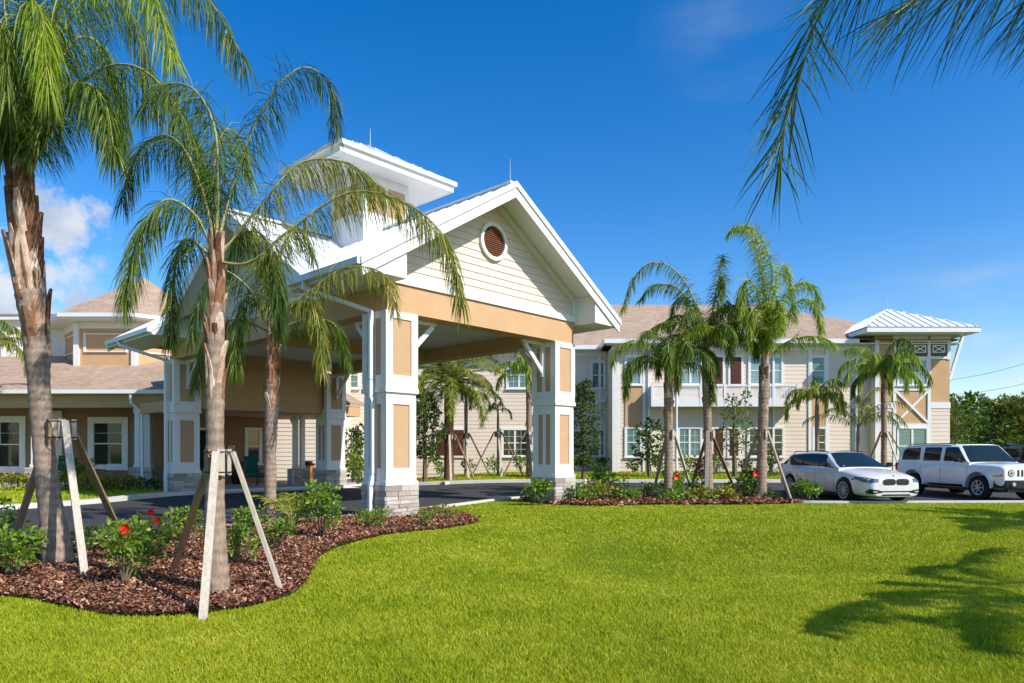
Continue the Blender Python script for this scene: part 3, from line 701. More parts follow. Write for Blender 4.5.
# ------------------------------------------------------------------ left wing with porch and octagonal corner
lw = empty('left_wing', (-18, 29.5, 0), 0, 'tan and white entrance wing with shingled porch roof and eight-sided upper corner', 'building')
OFF = (18, -29.5, 0)
def part(m, name, mat, parent=lw, **k): return m.build(name, M[mat], parent, offset=OFF if parent is lw else None, **k)
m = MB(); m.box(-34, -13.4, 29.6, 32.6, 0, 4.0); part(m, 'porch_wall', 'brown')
m = MB(); m.box(-34, -13.2, 27.3, 27.7, 3.19, 3.72); m.box(-15.0, -14.6, 27.7, 29.6, 3.3, 3.71); part(m, 'porch_beam', 'stucco')
m = MB(); m.box(-34, -13.4, 27.05, 29.6, 3.72, 3.76); part(m, 'porch_soffit', 'soffit')
m = MB(); zf = lambda x, y: 3.86+(y-27)*.375
roof_plane(m, [(-34, 27), (-13.4, 27), (-12.6, 32.7), (-34, 32.7)], zf, .09); part(m, 'porch_roof', 'shingle')
m = MB(); m.box(-34, -13.3, 26.88, 27.0, 3.72, 3.87); m.box(-34, -13.3, 27.003, 27.05, 3.70, 3.82); part(m, 'gutter', 'gutter')
m = MB(); m.box(-34, -13.2, 27.1, 29.6, -.02, .12); part(m, 'porch_floor', 'concrete')
for x0, x1, z0, z1, c in ((-18.12, -16.86, .86, 2.68, 2), (-23.0, -21.3, .75, 2.72, 2), (-27.5, -25.8, .8, 2.7, 2)):
    w_ = window(lw, x0, x1, z0, z1, 29.59, 'glass_dark', 2, 2, 1, .24, off=OFF, low=False)
m = MB(); m.box(-19.9, -19.45, 29.5, 29.62, .12, 3.19); part(m, 'pilaster', 'siding_white')
def porch_post(x, y, parent=lw):
    p = MB()
    for du in (0, .42): p.box(x+du, x+du+.2, y, y+.2, .8, 3.19); p.box(x+du-.03, x+du+.23, y-.03, y+.23, .8, .92); p.box(x+du-.03, x+du+.23, y-.03, y+.23, 2.98, 3.185)
    p.box(x+.2, x+.42, y+.04, y+.12, .8, 3.1)
    po = part(p, 'porch_post', 'trim'); s_ = MB(); ledge_stone(s_, x-.14, x+.76, y-.14, y+.36, 0, .8, rnd); s_.build('stone_base', M['stone'], po, attr=True)
porch_post(-15.15, 27.4); porch_post(-19.3, 27.4); porch_post(-23.9, 27.4)
downspout(lw, [(-15.05, 26.95, 3.75), (-15.05, 27.0, 3.35), (-14.72, 27.15, 3.0), (-14.72, 27.2, .1)]).location = OFF
m = MB(); m.box(-34, -19.8, 32.7, 33.1, 3.9, 7.75); m.box(-17, -8.5, 33.1, 40, 0, 6.9); part(m, 'upper_wall_core', 'siding_white')
m = MB(); laps(m, -34, -19.8, 5.7, 7.7, lambda a, z, o: (a, 32.69-o, z), .2, .025); laps(m, -17, -8.5, .2, 6.8, lambda a, z, o: (a, 33.09-o, z), .2, .02); laps(m, 33.1, 40, .2, 6.8, lambda a, z, o: (-8.5+o, a, z), .2, .02); part(m, 'upper_wall', 'siding_white', fixn=False)
m = MB(); m.box(-34.1, -19.8, 32.45, 32.7, 7.7, 7.95); part(m, 'upper_fascia', 'trim')
m = MB(); roof_plane(m, [(-34, 32.4), (-18, 32.4), (-18, 38), (-34, 38)], lambda x, y: 7.96+(y-32.4)*.12, .06); part(m, 'upper_roof', 'shingle')
# octagon
ocx, ocy, ap = -18.4, 34.1, 3.14
def octa(r, z): return [Vector((ocx+r/math.cos(R(22.5))*math.sin(R(22.5+45*k)), ocy-r/math.cos(R(22.5))*math.cos(R(22.5+45*k)), z)) for k in range(8)]
m = MB(); m.prism(octa(ap, 0.0+3.9), (0, 0, 3.45)); part(m, 'corner_wall', 'stucco')
m = MB(); m.prism(octa(ap+.02, 7.0), (0, 0, .36)); 
for p in octa(ap+.01, 5.0): m.bar(p, p+Vector((0, 0, 2.2)), .22, .22)
part(m, 'corner_trim', 'trim')
m = MB()
for k in range(8):
    P = octa(ap+.03, 0); a, b2 = P[k-1], P[k]; d = (b2-a).normalized(); nrm = Vector((d.y, -d.x, 0)); mid = (a+b2)/2
    for (aa, bb) in (((-.95, 5.95), (.95, 5.95)), ((-.95, 6.75), (.95, 6.75)), ((-.95, 5.9), (-.95, 6.8)), ((.95, 5.9), (.95, 6.8))):
        m.bar(mid+d*aa[0]+Vector((0, 0, aa[1])), mid+d*bb[0]+Vector((0, 0, bb[1])), .1, .05)
part(m, 'corner_panel_frame', 'trim')
m = MB(); m.prism(octa(3.95, 7.33), (0, 0, .04)); m.prism(octa(4.0, 7.38), (0, 0, .17)); part(m, 'corner_eave', 'gutter')
m = MB(); E = octa(3.92, 7.56); m.v = [tuple(p) for p in E]+[(ocx, ocy, 10.1)]; m.f = [(k, (k+1) % 8, 8) for k in range(8)]+[tuple(range(8))]; m.t = [.5]*9; part(m, 'corner_roof', 'shingle')
m = MB(); m.v = [(-17.3, 32.8, 6.9), (-8.2, 32.8, 6.9), (-8.2, 40.3, 6.9), (-17.3, 40.3, 6.9), (-14.5, 36.5, 8.2), (-11, 36.5, 8.2)]; m.f = [(0, 1, 5, 4), (1, 2, 5), (2, 3, 4, 5), (3, 0, 4), (0, 3, 2, 1)]; m.t = [.5]*5; part(m, 'rear_roof', 'shingle')
m = MB(); frame(m, -24.4, -22.9, 5.7, 7.3, .14, 32.6, 32.68); m.bar((-24.3, 32.63, 5.8), (-23, 32.63, 7.2), .12, .05, up=(0, 1, 0)); m.bar((-24.3, 32.62, 7.2), (-23, 32.62, 5.8), .12, .05, up=(0, 1, 0)); part(m, 'lattice_panel', 'trim')

# ------------------------------------------------------------------ long residential building
rb = empty('residential_building', (8, 34, .3), 0, 'long two-storey beige sided building with shingled roof and tower under a metal roof', 'building')
RO = (-8, -34, -.3)
def rp(m, name, mat, **k): return m.build(name, M[mat], rb, offset=RO, **k)
XR = 21.6; XS = 5.02; EZ = 6.9
m = MB(); m.box(XS+.02, XR-.3, 34.05, 50, -.2, EZ-.2); m.box(-14, XS+.02, 36.05, 50, -.2, EZ-.2); rp(m, 'wall_core', 'siding_far')
m = MB()
laps(m, XS+.1, XR, .25, EZ-.28, lambda a, z, o: (a, 34.04-o, z), .2, .015)
laps(m, -14, XS, .25, EZ-.28, lambda a, z, o: (a, 36.04-o, z), .2, .015)
laps(m, 34.1, 36.05, .25, EZ-.28, lambda a, z, o: (XS-o+.01, a, z), .2, .015)
rp(m, 'siding', 'siding_far', fixn=False)
m = MB()
for x0, x1 in ((XS-.03, XS+.3), (6.5, 6.62), (14.75, 14.9), (15.6, 15.76), (16.95, 17.2)): m.box(x0, x1, 33.97, 34.06, .2, EZ-.25)
m.box(2.7, 2.85, 35.97, 36.06, .2, EZ-.25); m.box(4.55, 4.7, 35.97, 36.06, .2, EZ-.25)
m.box(XS-.05, XR, 33.98, 34.05, EZ-.45, EZ-.2); m.box(-14, XS-.06, 35.98, 36.05, EZ-.45, EZ-.2)
rp(m, 'corner_board', 'trim')
m = MB(); m.box(XS-.35, XR+.4, 33.5, 34.06, EZ-.2, EZ-.14); m.box(-14, XS-.36, 35.5, 36.06, EZ-.2, EZ-.14); rp(m, 'soffit', 'soffit')
m = MB(); m.box(XS-.4, 17.0, 33.4, 33.52, EZ-.17, EZ+.04); m.box(-14, XS-.4, 35.4, 35.52, EZ-.17, EZ+.04); m.box(XS-.5, XS-.4, 33.4, 35.5, EZ-.17, EZ+.04); rp(m, 'gutter', 'gutter')
m = MB(); x0, x1, y0, y1 = XS-.4, XR+.4, 33.45, 51.5
RH = 10.55
def zfr(x, y): return EZ+.02
yl = 35.45
# main hip, ridge at y=42.5
m.v = [(-14, yl, EZ), (XS-.4, yl, EZ), (XS-.4, y0, EZ), (x1, y0, EZ), (x1, y1, EZ), (-14, y1, EZ), (-14, 42.5, RH), (15.2, 42.5, RH),
       (XS-.4, y0, EZ-.02), (XS+1.6, 35.45+.0, EZ+.82)]
m.f = [(2, 3, 7, 9), (3, 4, 7), (4, 5, 6, 7), (0, 9, 7, 6), (2, 9, 1), (1, 9, 0)]
m.v[9] = (XS+1.0, 36.2, EZ+.5)
m.f = [(2, 3, 7, 9), (3, 4, 7), (4, 5, 6, 7), (0, 1, 9, 7, 6), (2, 9, 1)]
m.t = [.5]*5; rp(m, 'roof', 'shingle')
def W2(px0, px1, Y): return ((px0-512)/F*Y, (px1-512)/F*Y)
z2, z1_ = (4.78, 6.12), (1.2, 2.56)
def rwin(p0, p1, Y, fl, gl='glass', cols=2, rows=2, mull=1):
    a, b = W2(p0, p1, Y); z = z2 if fl == 2 else z1_
    return window(rb, a, b, z[0], z[1], Y, gl, cols, rows, mull, .1, off=RO)
PY = 34.01
rwin(626.5, 640, PY, 2, 'glass_light', 1, 1); rwin(626.5, 640, PY, 1, 'glass', 2, 2)
rwin(680, 700.5, PY, 2, 'glass_light', 1, 1, 2); rwin(679, 700, PY, 1, 'glass', 2, 2, 2)
rwin(750, 781, PY, 2, 'glass_light', 1, 1, 2); rwin(749, 782, PY, 1, 'glass_dark', 2, 2, 2)
rwin(811.5, 824, PY, 2, 'glass', 1, 1); rwin(814, 825, PY, 1, 'glass_dark', 1, 2)
QY = 36.01
rwin(503, 527, QY, 1, 'glass_dark', 2, 2, 2); rwin(508, 530, QY, 2, 'glass', 2, 2, 2)
rwin(592, 603.5, QY, 2, 'glass_dark', 1, 1); rwin(592, 603.5, QY, 1, 'glass_dark', 1, 1)
rwin(343, 358, QY, 2, 'glass', 2, 2); rwin(343, 362, QY, 1, 'glass_dark', 2, 2)
for p0, p1, Y, z in ((711.5, 722.5, PY, z2), (730, 741, PY, z2), (713, 723, PY, z1_), (436, 464, QY, z1_), (305, 314, QY, z1_), (729, 738, PY, z1_)):
    a, b_ = W2(p0, p1, Y); m = MB(); m.box(a, b_, Y-.05, Y+.02, z[0], z[1])
    zz = z[0]+.05
    while zz < z[1]-.05: m.box(a+.05, b_-.05, Y-.07, Y-.051, zz, zz+.05); zz += .09
    s_ = rp(m, 'shutter_panel', 'shutter'); f = MB(); frame(f, a-.1, b_+.1, z[0]-.1, z[1]+.1, .1, Y-.06, Y+.01); f.build('frame', M['trim'], s_)
for p0, p1 in ((625, 641.5), (810, 826)):
    a, b_ = W2(p0, p1, PY); m = MB(); m.box(a, b_, 33.985, 34.04, z1_[1]+.11, z2[0]-.11); rp(m, 'tan_infill', 'stucco')
# balcony band
a, b_ = W2(652, 797, 33.4)
m = MB(); m.box(a, b_, 33.35, 34.0, 3.62, 3.72); m.box(a, b_, 33.3, 33.42, 3.62, 4.02); m.box(a, b_, 33.3, 33.38, 4.60, 4.68)
for xx in np.arange(a, b_+.01, (b_-a)/6): m.box(xx-.06, xx+.06, 33.29, 33.41, 3.62, 4.74)
m.box(a, a+.06, 33.42, 34, 3.72, 4.66); m.box(b_-.06, b_, 33.42, 34, 3.72, 4.66)
bo = rp(m, 'balcony', 'white')
m = MB()
for xx in np.arange(a+.06, b_-.06, .075): m.box(xx, xx+.03, 33.33, 33.36, 4.02, 4.60)
m.build('railing', M['white'], bo)
# square downspouts on facade
for xx, yy in ((12.95-.0, 33.93), (6.75, 33.93), (17.05, 33.88)):
    m = MB(); m.box(xx, xx+.1, yy, yy+.09, .3, EZ-.2); rp(m, 'downspout', 'gutter')
m = MB(); m.box(4.72, 4.84, 35.5, 35.96, 4.0, 4.15); m.tube([(4.7, 35.75, 4.05), (4.35, 35.6, 3.95)], [.07, .12], 10)
rp(m, 'floodlight', 'white')
# tower
TX0, TX1, TY = 17.86, 21.55, 33.6
m = MB(); m.box(TX0, TX1, TY+.03, 37.5, 0, 7.12); rp(m, 'tower_wall', 'stucco'); m = MB(); laps(m, TY+.03, 34.1, .2, 7, lambda a, z, o: (TX0-o, a, z), .2, .015); rp(m, 'tower_side_siding', 'siding_far', fixn=False)
m = MB()
tw = lambda p: (p-512)/F*TY
for p0, p1 in ((875, 879), (893, 896), (927.5, 930.5)): m.box(tw(p0), tw(p1), TY-.02, TY+.04, .2, 6.9)
m.box(TX1-.14, TX1+.02, TY-.02, TY+.04, 5.95, 6.9)
for z0, z1 in ((5.98, 6.10), (6.82, 7.12), (4.42, 4.62), (2.62, 2.80)): m.box(tw(893), tw(927.5)+.02, TY-.015, TY+.04, z0, z1)
m.box(tw(930.5), TX1+.02, TY-.015, TY+.04, 5.98, 6.10); m.box(tw(930.5), TX1+.02, TY-.015, TY+.04, 6.82, 7.12); m.box(tw(930.5), TX1+.02, TY-.015, TY+.04, 3.55, 3.85); m.box(tw(879), tw(893), TY-.015, TY+.04, 6.0, 6.12); m.box(tw(879), tw(893), TY-.015, TY+.04, 3.55, 3.85)
x0, x1 = tw(896), tw(927.5)
m.bar((x0, TY-.0, 2.85), (x1, TY-.0, 4.38), .11, .05, up=(0, 1, 0)); m.bar((x0, TY-.012, 4.38), (x1, TY-.012, 2.85), .11, .05, up=(0, 1, 0))
m.box(tw(910), tw(912), TY-.01, TY+.04, 6.10, 6.82)
for p0, p1 in ((898, 908), (914, 926), (932.5, 945)):
    c0, c1 = tw(p0), tw(p1); frame(m, c0, c1, 6.28, 6.66, .05, TY-.012, TY+.035); m.bar((c0, TY, 6.3), (c1, TY, 6.64), .05, .03, up=(0, 1, 0)); m.bar((c0, TY-.008, 6.64), (c1, TY-.008, 6.3), .05, .03, up=(0, 1, 0))
rp(m, 'tower_trim', 'trim')
m = MB(); m.box(tw(896), tw(927.5), TY-.003, TY+.035, 6.10, 6.82); m.box(tw(930.5), TX1-.14, TY-.003, TY+.035, 6.10, 6.82); rp(m, 'tower_frieze', 'frieze')
m = MB(); laps(m, tw(930.5), TX1, .2, 3.55, lambda a, z, o: (a, TY+.02-o, z), .2, .015); rp(m, 'tower_siding', 'siding_far', fixn=False); m = MB(); laps(m, tw(879), tw(893), .2, 3.55, lambda a, z, o: (a, TY+.02-o, z), .2, .015); rp(m, 'tower_siding', 'siding_far', fixn=False); m = MB()
laps(m, TY+.03, 37.5, .2, 3.55, lambda a, z, o: (TX1+.0+o, a, z), .2, .015); rp(m, 'tower_siding', 'siding_far', fixn=False)
for p0, p1, za, zb, gl in ((898, 926, 4.70, 5.92, 'glass_light'), (898, 926, .85, 2.55, 'glass')):
    window(rb, tw(p0), tw(p1), za, zb, TY+.0, gl, 1, 1, 2, .07, off=RO)
m = MB(); hx0, hx1, hy0, hy1, hz, tz = 16.85, 22.25, 32.4, 38.0, 7.36, 8.75; hx, hy = (hx0+hx1)/2-.2, (hy0+hy1)/2
def plane_z(a, b, c): 
    A, B, C_ = Vector(a), Vector(b), Vector(c); n_ = (B-A).cross(C_-A); return lambda x, y: A.z-(n_.x*(x-A.x)+n_.y*(y-A.y))/n_.z
ap_ = (hx, hy, tz)
for (a, b2, d) in (((hx0, hy0), (hx1, hy0), (0, 1)), ((hx1, hy0), (hx1, hy1), (1, 0)), ((hx1, hy1), (hx0, hy1), (0, 1)), ((hx0, hy1), (hx0, hy0), (1, 0))):
    roof_plane(m, [a, b2, (hx, hy)], plane_z((*a, hz), (*b2, hz), ap_), .05, d, .42, .05)
rp(m, 'tower_roof', 'metalroof')
m = MB(); m.box(hx0+.05, hx1-.05, hy0+.05, hy1-.05, hz-.24, hz-.06)
m.box(hx0, hx1, hy0, hy0+.05, hz-.26, hz-.01); m.box(hx1-.05, hx1, hy0+.05, hy1, hz-.26, hz-.01); m.box(hx0, hx0+.05, hy0+.05, hy1, hz-.26, hz-.01); rp(m, 'tower_fascia', 'white')
for yy in (TY+.15, TY+1.2):
    m = MB(); m.bar((TX1+.05, yy, 4.95), (TX1+.72, yy, 7.12), .12, .14, up=(0, 1, 0)); m.bar((TX1+.06, yy, 4.9), (TX1+.06, yy, 5.4), .12, .1, up=(0, 1, 0)); rp(m, 'tower_brace', 'white')
m = MB(); m.tube([(hx, hy, tz), (hx, hy, tz+.55)], [.02, .008], 6); rp(m, 'lightning_rod', 'steel')

# ------------------------------------------------------------------ palms
def leaflet(m, p, d, L, w, droop, tint, seg=3):
    d = Vector(d).normalized(); side = d.cross(Vector((0, 0, 1)))
    if side.length < .1: side = Vector((1, 0, 0))
    side.normalize(); a = random.random()*math.pi; up = side.cross(d); side = side*math.cos(a)+up*math.sin(a)
    vs = []; q = Vector(p); ws = (.5, 1, .75, 0)
    for i in range(seg+1):
        ww = w*ws[i]/2 if seg == 3 else w*(1, .9, 0)[i]/2
        if i < seg: vs += [q-side*ww, q+side*ww]
        else: vs.append(q)
        d = (d+Vector((0, 0, -droop*(1.0/seg)))).normalized(); q = q+d*(L/seg)
    fs = [(2*i, 2*i+1, 2*i+3, 2*i+2) for i in range(seg-1)]+[(2*seg-2, 2*seg-1, 2*seg)]
    m.add(vs, fs, tint)
def frond_on(path, n, L, w, droop, rnd, seg=3, t0=.16, tint=(0, 1), hang=.5, plum=.5, r0=.02):
    m = MB(); st = MB(); P = catmull(path, 26); lens = [0]
    for a, b in zip(P[:-1], P[1:]): lens.append(lens[-1]+(b-a).length)
    tot = lens[-1]; st.tube(P, [r0*(1-.85*i/26) for i in range(27)], 5)
    for i in range(n):
        t = t0+(1-t0)*((i+.5)/n); s_ = t*tot; k = 0
        while k < 25 and lens[k+1] < s_: k += 1
        f = (s_-lens[k])/max(lens[k+1]-lens[k], 1e-6); p = P[k].lerp(P[k+1], min(f, 1)); d = (P[k+1]-P[k]).normalized()
        side = d.cross(Vector((0, 0, 1)))
        if side.length < .15: side = Vector((math.sin(i), math.cos(i), 0))
        side.normalize(); up = side.cross(d).normalized()
        env = math.sin(math.pi*min(1, .12+.80*(t-t0)/(1-t0)))**.6
        for sg_ in (-1, 1):
            ang = rnd.gauss(0, plum)
            dd = side*sg_*math.cos(ang)+up*math.sin(ang)+d*(.35+.6*t)+Vector((rnd.gauss(0, .12), rnd.gauss(0, .12), -hang*.5+rnd.gauss(0, .12)))
            random.seed(i*7+sg_)
            tt = tint[0]+(tint[1]-tint[0])*min(1, max(0, rnd.gauss(.42, .22)))
            leaflet(m, p, dd, L*(.35+.65*env)*rnd.uniform(.8, 1.1), w, droop*rnd.uniform(.7, 1.3), tt, seg)
    return m, st
def add_frond(palm, path, n, L, w, droop, rnd, mat='palm', **k):
    inv = Vector(palm.location)
    path = [Vector(p)-inv for p in path]
    m, st = frond_on(path, n, L, w, droop, rnd, **k)
    o = m.build('frond', M[mat], palm, attr=True, fixn=False); st.build('rachis', M['rachis'], o, smooth=True); return o
def arch(base, az, e0, L, curl, n=8, sway=0):
    P = [Vector(base)]; e = e0; a = az
    for i in range(n):
        d = Vector((math.cos(a)*math.cos(e), math.sin(a)*math.cos(e), math.sin(e))); P.append(P[-1]+d*L/n); e = max(e-curl*(.5+1.0*i/n)/n*1.3, R(-86)); a += sway/n
    return P
def trunk(palm, pts, rads, mat='bark', boots=0, rnd=None, bootz=(0, 1), bl=.5, segs=64):
    inv = Vector(palm.location); P = catmull([Vector(p)-inv for p in pts], segs); rr = []
    for i in range(segs+1):
        t = i/segs*(len(rads)-1); k = min(int(t), len(rads)-2); rr.append((rads[k]+(rads[k+1]-rads[k])*(t-k))*(1+(.035 if i % 2 else -.02)+.03*math.sin(i*.7)+rnd.uniform(-.015, .015)))
    m = MB(); m.tube(P, rr, 14); o = m.build('trunk', M[mat], palm, smooth=True, attr=True)
    if boots:
        b = MB()
        for i in range(boots):
            t = bootz[0]+(bootz[1]-bootz[0])*(i/boots)+rnd.uniform(-.02, .02); t = min(max(t, 0), .999); k = min(int(t*segs), segs-1); p = P[k].lerp(P[k+1], t*segs-k); r = rr[k]
            a = i*2.4+rnd.uniform(-.4, .4); out = Vector((math.cos(a), math.sin(a), 0)); sd = Vector((-out.y, out.x, 0)); up = (P[k+1]-P[k]).normalized()
            L = bl*rnd.uniform(.5, 1.2); wd = r*rnd.uniform(.35, .8); fl = rnd.choice((.0, .0, .01, .02, .05))*min(1, r/.13); vs = []
            for j, (hh_, wf, of) in enumerate(((0, 1.1, .97), (.35, 1.0, 1.03), (.75, .75, 1.08), (1, .35, 1.1))):
                c = p+up*L*hh_+out*(r*of+fl*hh_*hh_)
                vs += [c-sd*wd*wf-out*wd*wf*.45, c, c+sd*wd*wf-out*wd*wf*.45]
            fs = []
            for j in range(3):
                for q in range(2): fs.append((j*3+q, j*3+q+1, j*3+q+4, j*3+q+3))
            n0 = len(vs); vs += [v_-out*.02 for v_ in vs]; fs += [tuple(n0+q for q in f[::-1]) for f in fs]; fs += [(9, 10, n0+10, n0+9), (10, 11, n0+11, n0+10)]
            for j in range(3): fs += [(j*3, j*3+3, n0+j*3+3, n0+j*3), (j*3+2, n0+j*3+2, n0+j*3+5, j*3+5)]
            b.add(vs, fs, rnd.uniform(.25, .85))
        b.build('leaf_boots', M['boot'], palm, attr=True, fixn=True)
    return o
def brace(cx_, cy_, gz, hz_, feet, label, mats, r=.15, wd=.09, group=None):
    """three leaning stakes nailed to battens strapped round a trunk"""
    root = empty('palm_brace', (cx_, cy_, gz), 0, label, 'brace', group)
    for k in range(5):
        a = k*2*math.pi/5+.3; m = MB(); c = Vector((math.cos(a)*r, math.sin(a)*r, hz_)); m.bar(c-Vector((0, 0, .13)), c+Vector((0, 0, .13)), .075, .035, up=(math.cos(a), math.sin(a), 0)); m.build('batten', M['woodbrown' if k % 2 else 'wood'], root)
    m = MB()
    for dz in (-.1, .1):
        m.tube([(math.cos(q*math.pi/8)*(r+.021), math.sin(q*math.pi/8)*(r+.021), hz_+dz) for q in range(17)], .007, 5, cap=False)
    m.build('strap', M['black'], root)
    for (fx, fy), mt in zip(feet, mats):
        d = Vector((fx-cx_, fy-cy_, 0)); dn = d.normalized(); m = MB(); m.bar(Vector((d.x, d.y, -.08)), Vector((dn.x*(r+.035), dn.y*(r+.035), hz_+.1)), wd, .045*wd/.09, up=dn); 
        o = m.build('stake', M[mt], root); 
        if mt == 'wood' : pass
    return root

# --- large left palm
rd = random.Random(11)
def gpt(px, py): Y_ = F*CAMZ/(py-451); return ((px-512)/F*Y_, Y_)
x1_, y1_ = gpt(60, 566)
Y1 = y1_
p1 = empty('palm_tree', (x1_, y1_, 0), 0, 'tallest near palm at the left edge with shaggy peeling trunk', 'palm tree')
tp = [at(60, 570, Y1), at(47, 480, Y1), at(40, 400, Y1), at(36, 335, Y1), at(28, 275, Y1), at(24, 220, Y1), at(20, 180, Y1)]
trunk(p1, tp, [.175, .125, .12, .15, .17, .13, .07], 'bark', 60, rd, (.46, .92), .8)
C1 = at(20, 190, Y1)
def fr(palm, pix, Y0, dY, n, L, w, droop, rnd, mat='palm', **k):
    path = [at(a, b, Y0+dY*i/(len(pix)-1)) for i, (a, b) in enumerate(pix)]
    return add_frond(palm, path, n, L, w, droop, rnd, mat, **k)
near_kw = dict(r0=.026, hang=.8, plum=1.0)
spec1 = [([(24, 190), (55, 120), (95, 72), (140, 68), (180, 112), (208, 180)], -.6, 'palm'),
         ([(22, 190), (45, 100), (75, 40), (105, 50), (120, 100), (124, 150)], .7, 'palm_bright'),
         ([(22, 190), (40, 90), (80, 5), (140, -30), (200, -10), (245, 60)], -.3, 'palm'),
         ([(20, 190), (25, 80), (35, -20), (70, -90), (130, -90)], .4, 'palm_dark'),
         ([(18, 190), (5, 110), (-15, 60), (-50, 60), (-80, 120)], .5, 'palm'),
         ([(18, 190), (10, 120), (14, 50), (28, 0), (42, 20), (48, 90)], -1.0, 'palm_bright'),
         ([(20, 190), (-5, 130), (-35, 95), (-70, 110), (-95, 170)], -.7, 'palm'),
         ([(22, 190), (42, 130), (62, 92), (88, 84), (106, 105), (114, 150)], -.9, 'palm'),
         ([(20, 188), (30, 110), (60, 20), (95, -10), (130, 10), (150, 70)], 1.3, 'palm'),
         ([(20, 188), (10, 60), (0, -60), (20, -120)], -.3, 'palm_dark'),
         ([(20, 188), (-20, 60), (-70, 0), (-130, 30)], .3, 'palm'),
         ([(20, 190), (45, 60), (70, -20), (110, -40), (150, -10), (175, 60)], -1.2, 'palm_bright'),
         ([(20, 190), (5, 120), (-6, 60), (-10, 20), (4, 30), (8, 100)], -.8, 'palm')]
for pix, dY, mt in spec1: fr(p1, pix, Y1, dY, 260, .76, .0135, 2.0, rd, mt, **near_kw)
fy = lambda px, py: gpt(px, py)
brace(x1_+.02, y1_, 0, 1.72, [gpt(5, 560), gpt(86, 579), gpt(128, 545)], 'three-stake timber brace around the leftmost large palm', ['woodbrown', 'wood', 'woodbrown'], .14, .08)

# --- second palm (centre-left, straight)
rd = random.Random(21)
x2_, y2_ = gpt(218, 596); Y2 = y2_
p2 = empty('palm_tree', (x2_, y2_, 0), 0, 'straight palm in front of the canopy with stakes, second from left', 'palm tree')
trunk(p2, [at(218, 600, Y2), at(215, 520, Y2), at(215, 430, Y2), at(215, 340, Y2), at(216, 290, Y2), at(216, 245, Y2)], [.122, .097, .085, .085, .072, .045], 'bark', 44, rd, (.44, .88), .42)
spec2 = [([(216, 250), (232, 190), (262, 110), (300, 68), (330, 85), (337, 130)], .5, 'palm_dark', 100, .42),
         ([(217, 262), (250, 262), (290, 230), (350, 192), (410, 205), (448, 245), (462, 305)], -.3, 'palm_yellow', 150, .42),
         ([(217, 255), (232, 240), (265, 200), (300, 163), (345, 162), (385, 190)], .5, 'palm_yellow', 125, .44),
         ([(216, 245), (218, 190), (215, 130), (195, 90), (165, 85), (140, 110)], .4, 'palm', 100, .45),
         ([(215, 255), (195, 215), (165, 200), (140, 235), (124, 300)], -.4, 'palm', 100, .45),
         ([(215, 250), (205, 200), (185, 150), (160, 135), (135, 160), (122, 200)], .6, 'palm_dark', 100, .45),
         ([(216, 250), (212, 200), (215, 160), (225, 130), (240, 140), (250, 180)], 1.2, 'palm_bright', 80, .4),
         ([(217, 258), (240, 235), (262, 235), (275, 270), (280, 330)], .9, 'palm_dark', 80, .42),
         ([(216, 262), (192, 240), (178, 250), (172, 300), (170, 340)], .5, 'palm', 80, .4)]
for pix, dY, mt, n, L in spec2: fr(p2, pix, Y2, dY, int(n*2.5), L*1.08, .009, 1.9, rd, mt, r0=.018, hang=.8, plum=1.0)
brace(x2_, y2_, 0, 1.34, [gpt(170, 573), gpt(202, 622), gpt(285, 594)], 'three-stake timber brace around the straight palm second from the left', ['woodbrown', 'wood', 'wood'], .108, .07)

# --- third palm (behind, lower)
rd = random.Random(31)
p3x, p3y = -4.58, 12.95
p3 = empty('palm_tree', (p3x, p3y, 0), 0, 'short palm with yellow-tinged hanging fronds against the canopy, third from left', 'palm tree')
trunk(p3, [(p3x, p3y, -.05), (p3x, p3y, 1.4), (p3x+.03, p3y, 2.4), (p3x+.05, p3y, 3.2), (p3x+.05, p3y, 3.7)], [.115, .105, .13, .115, .06], 'bark', 34, rd, (.38, .85), .5)
spec3 = [([(272, 330), (300, 300), (345, 268), (385, 275), (396, 310)], -1.2, 'palm_yellow'), ([(272, 330), (290, 305), (310, 300), (320, 330), (322, 370)], -.8, 'palm_yellow'),
         ([(270, 330), (250, 290), (220, 270), (200, 300), (190, 340)], -.6, 'palm_dark'), ([(270, 330), (255, 300), (243, 300), (236, 340), (235, 370)], -.7, 'palm'),
         ([(270, 330), (262, 270), (250, 235), (238, 240), (225, 280)], .5, 'palm_dark'), ([(272, 330), (275, 280), (285, 240), (300, 230), (315, 260)], .6, 'palm'),
         ([(272, 332), (305, 320), (335, 325), (348, 360)], .6, 'palm'), ([(270, 332), (240, 320), (215, 325), (200, 360), (195, 385)], .7, 'palm'), ([(271, 330), (268, 285), (262, 255), (270, 260), (280, 300)], -1.2, 'palm_yellow')]
for pix, dY, mt in spec3: fr(p3, pix, p3y, dY, 160, .62, .015, 1.9, rd, mt, r0=.024, hang=.8, plum=1.0)

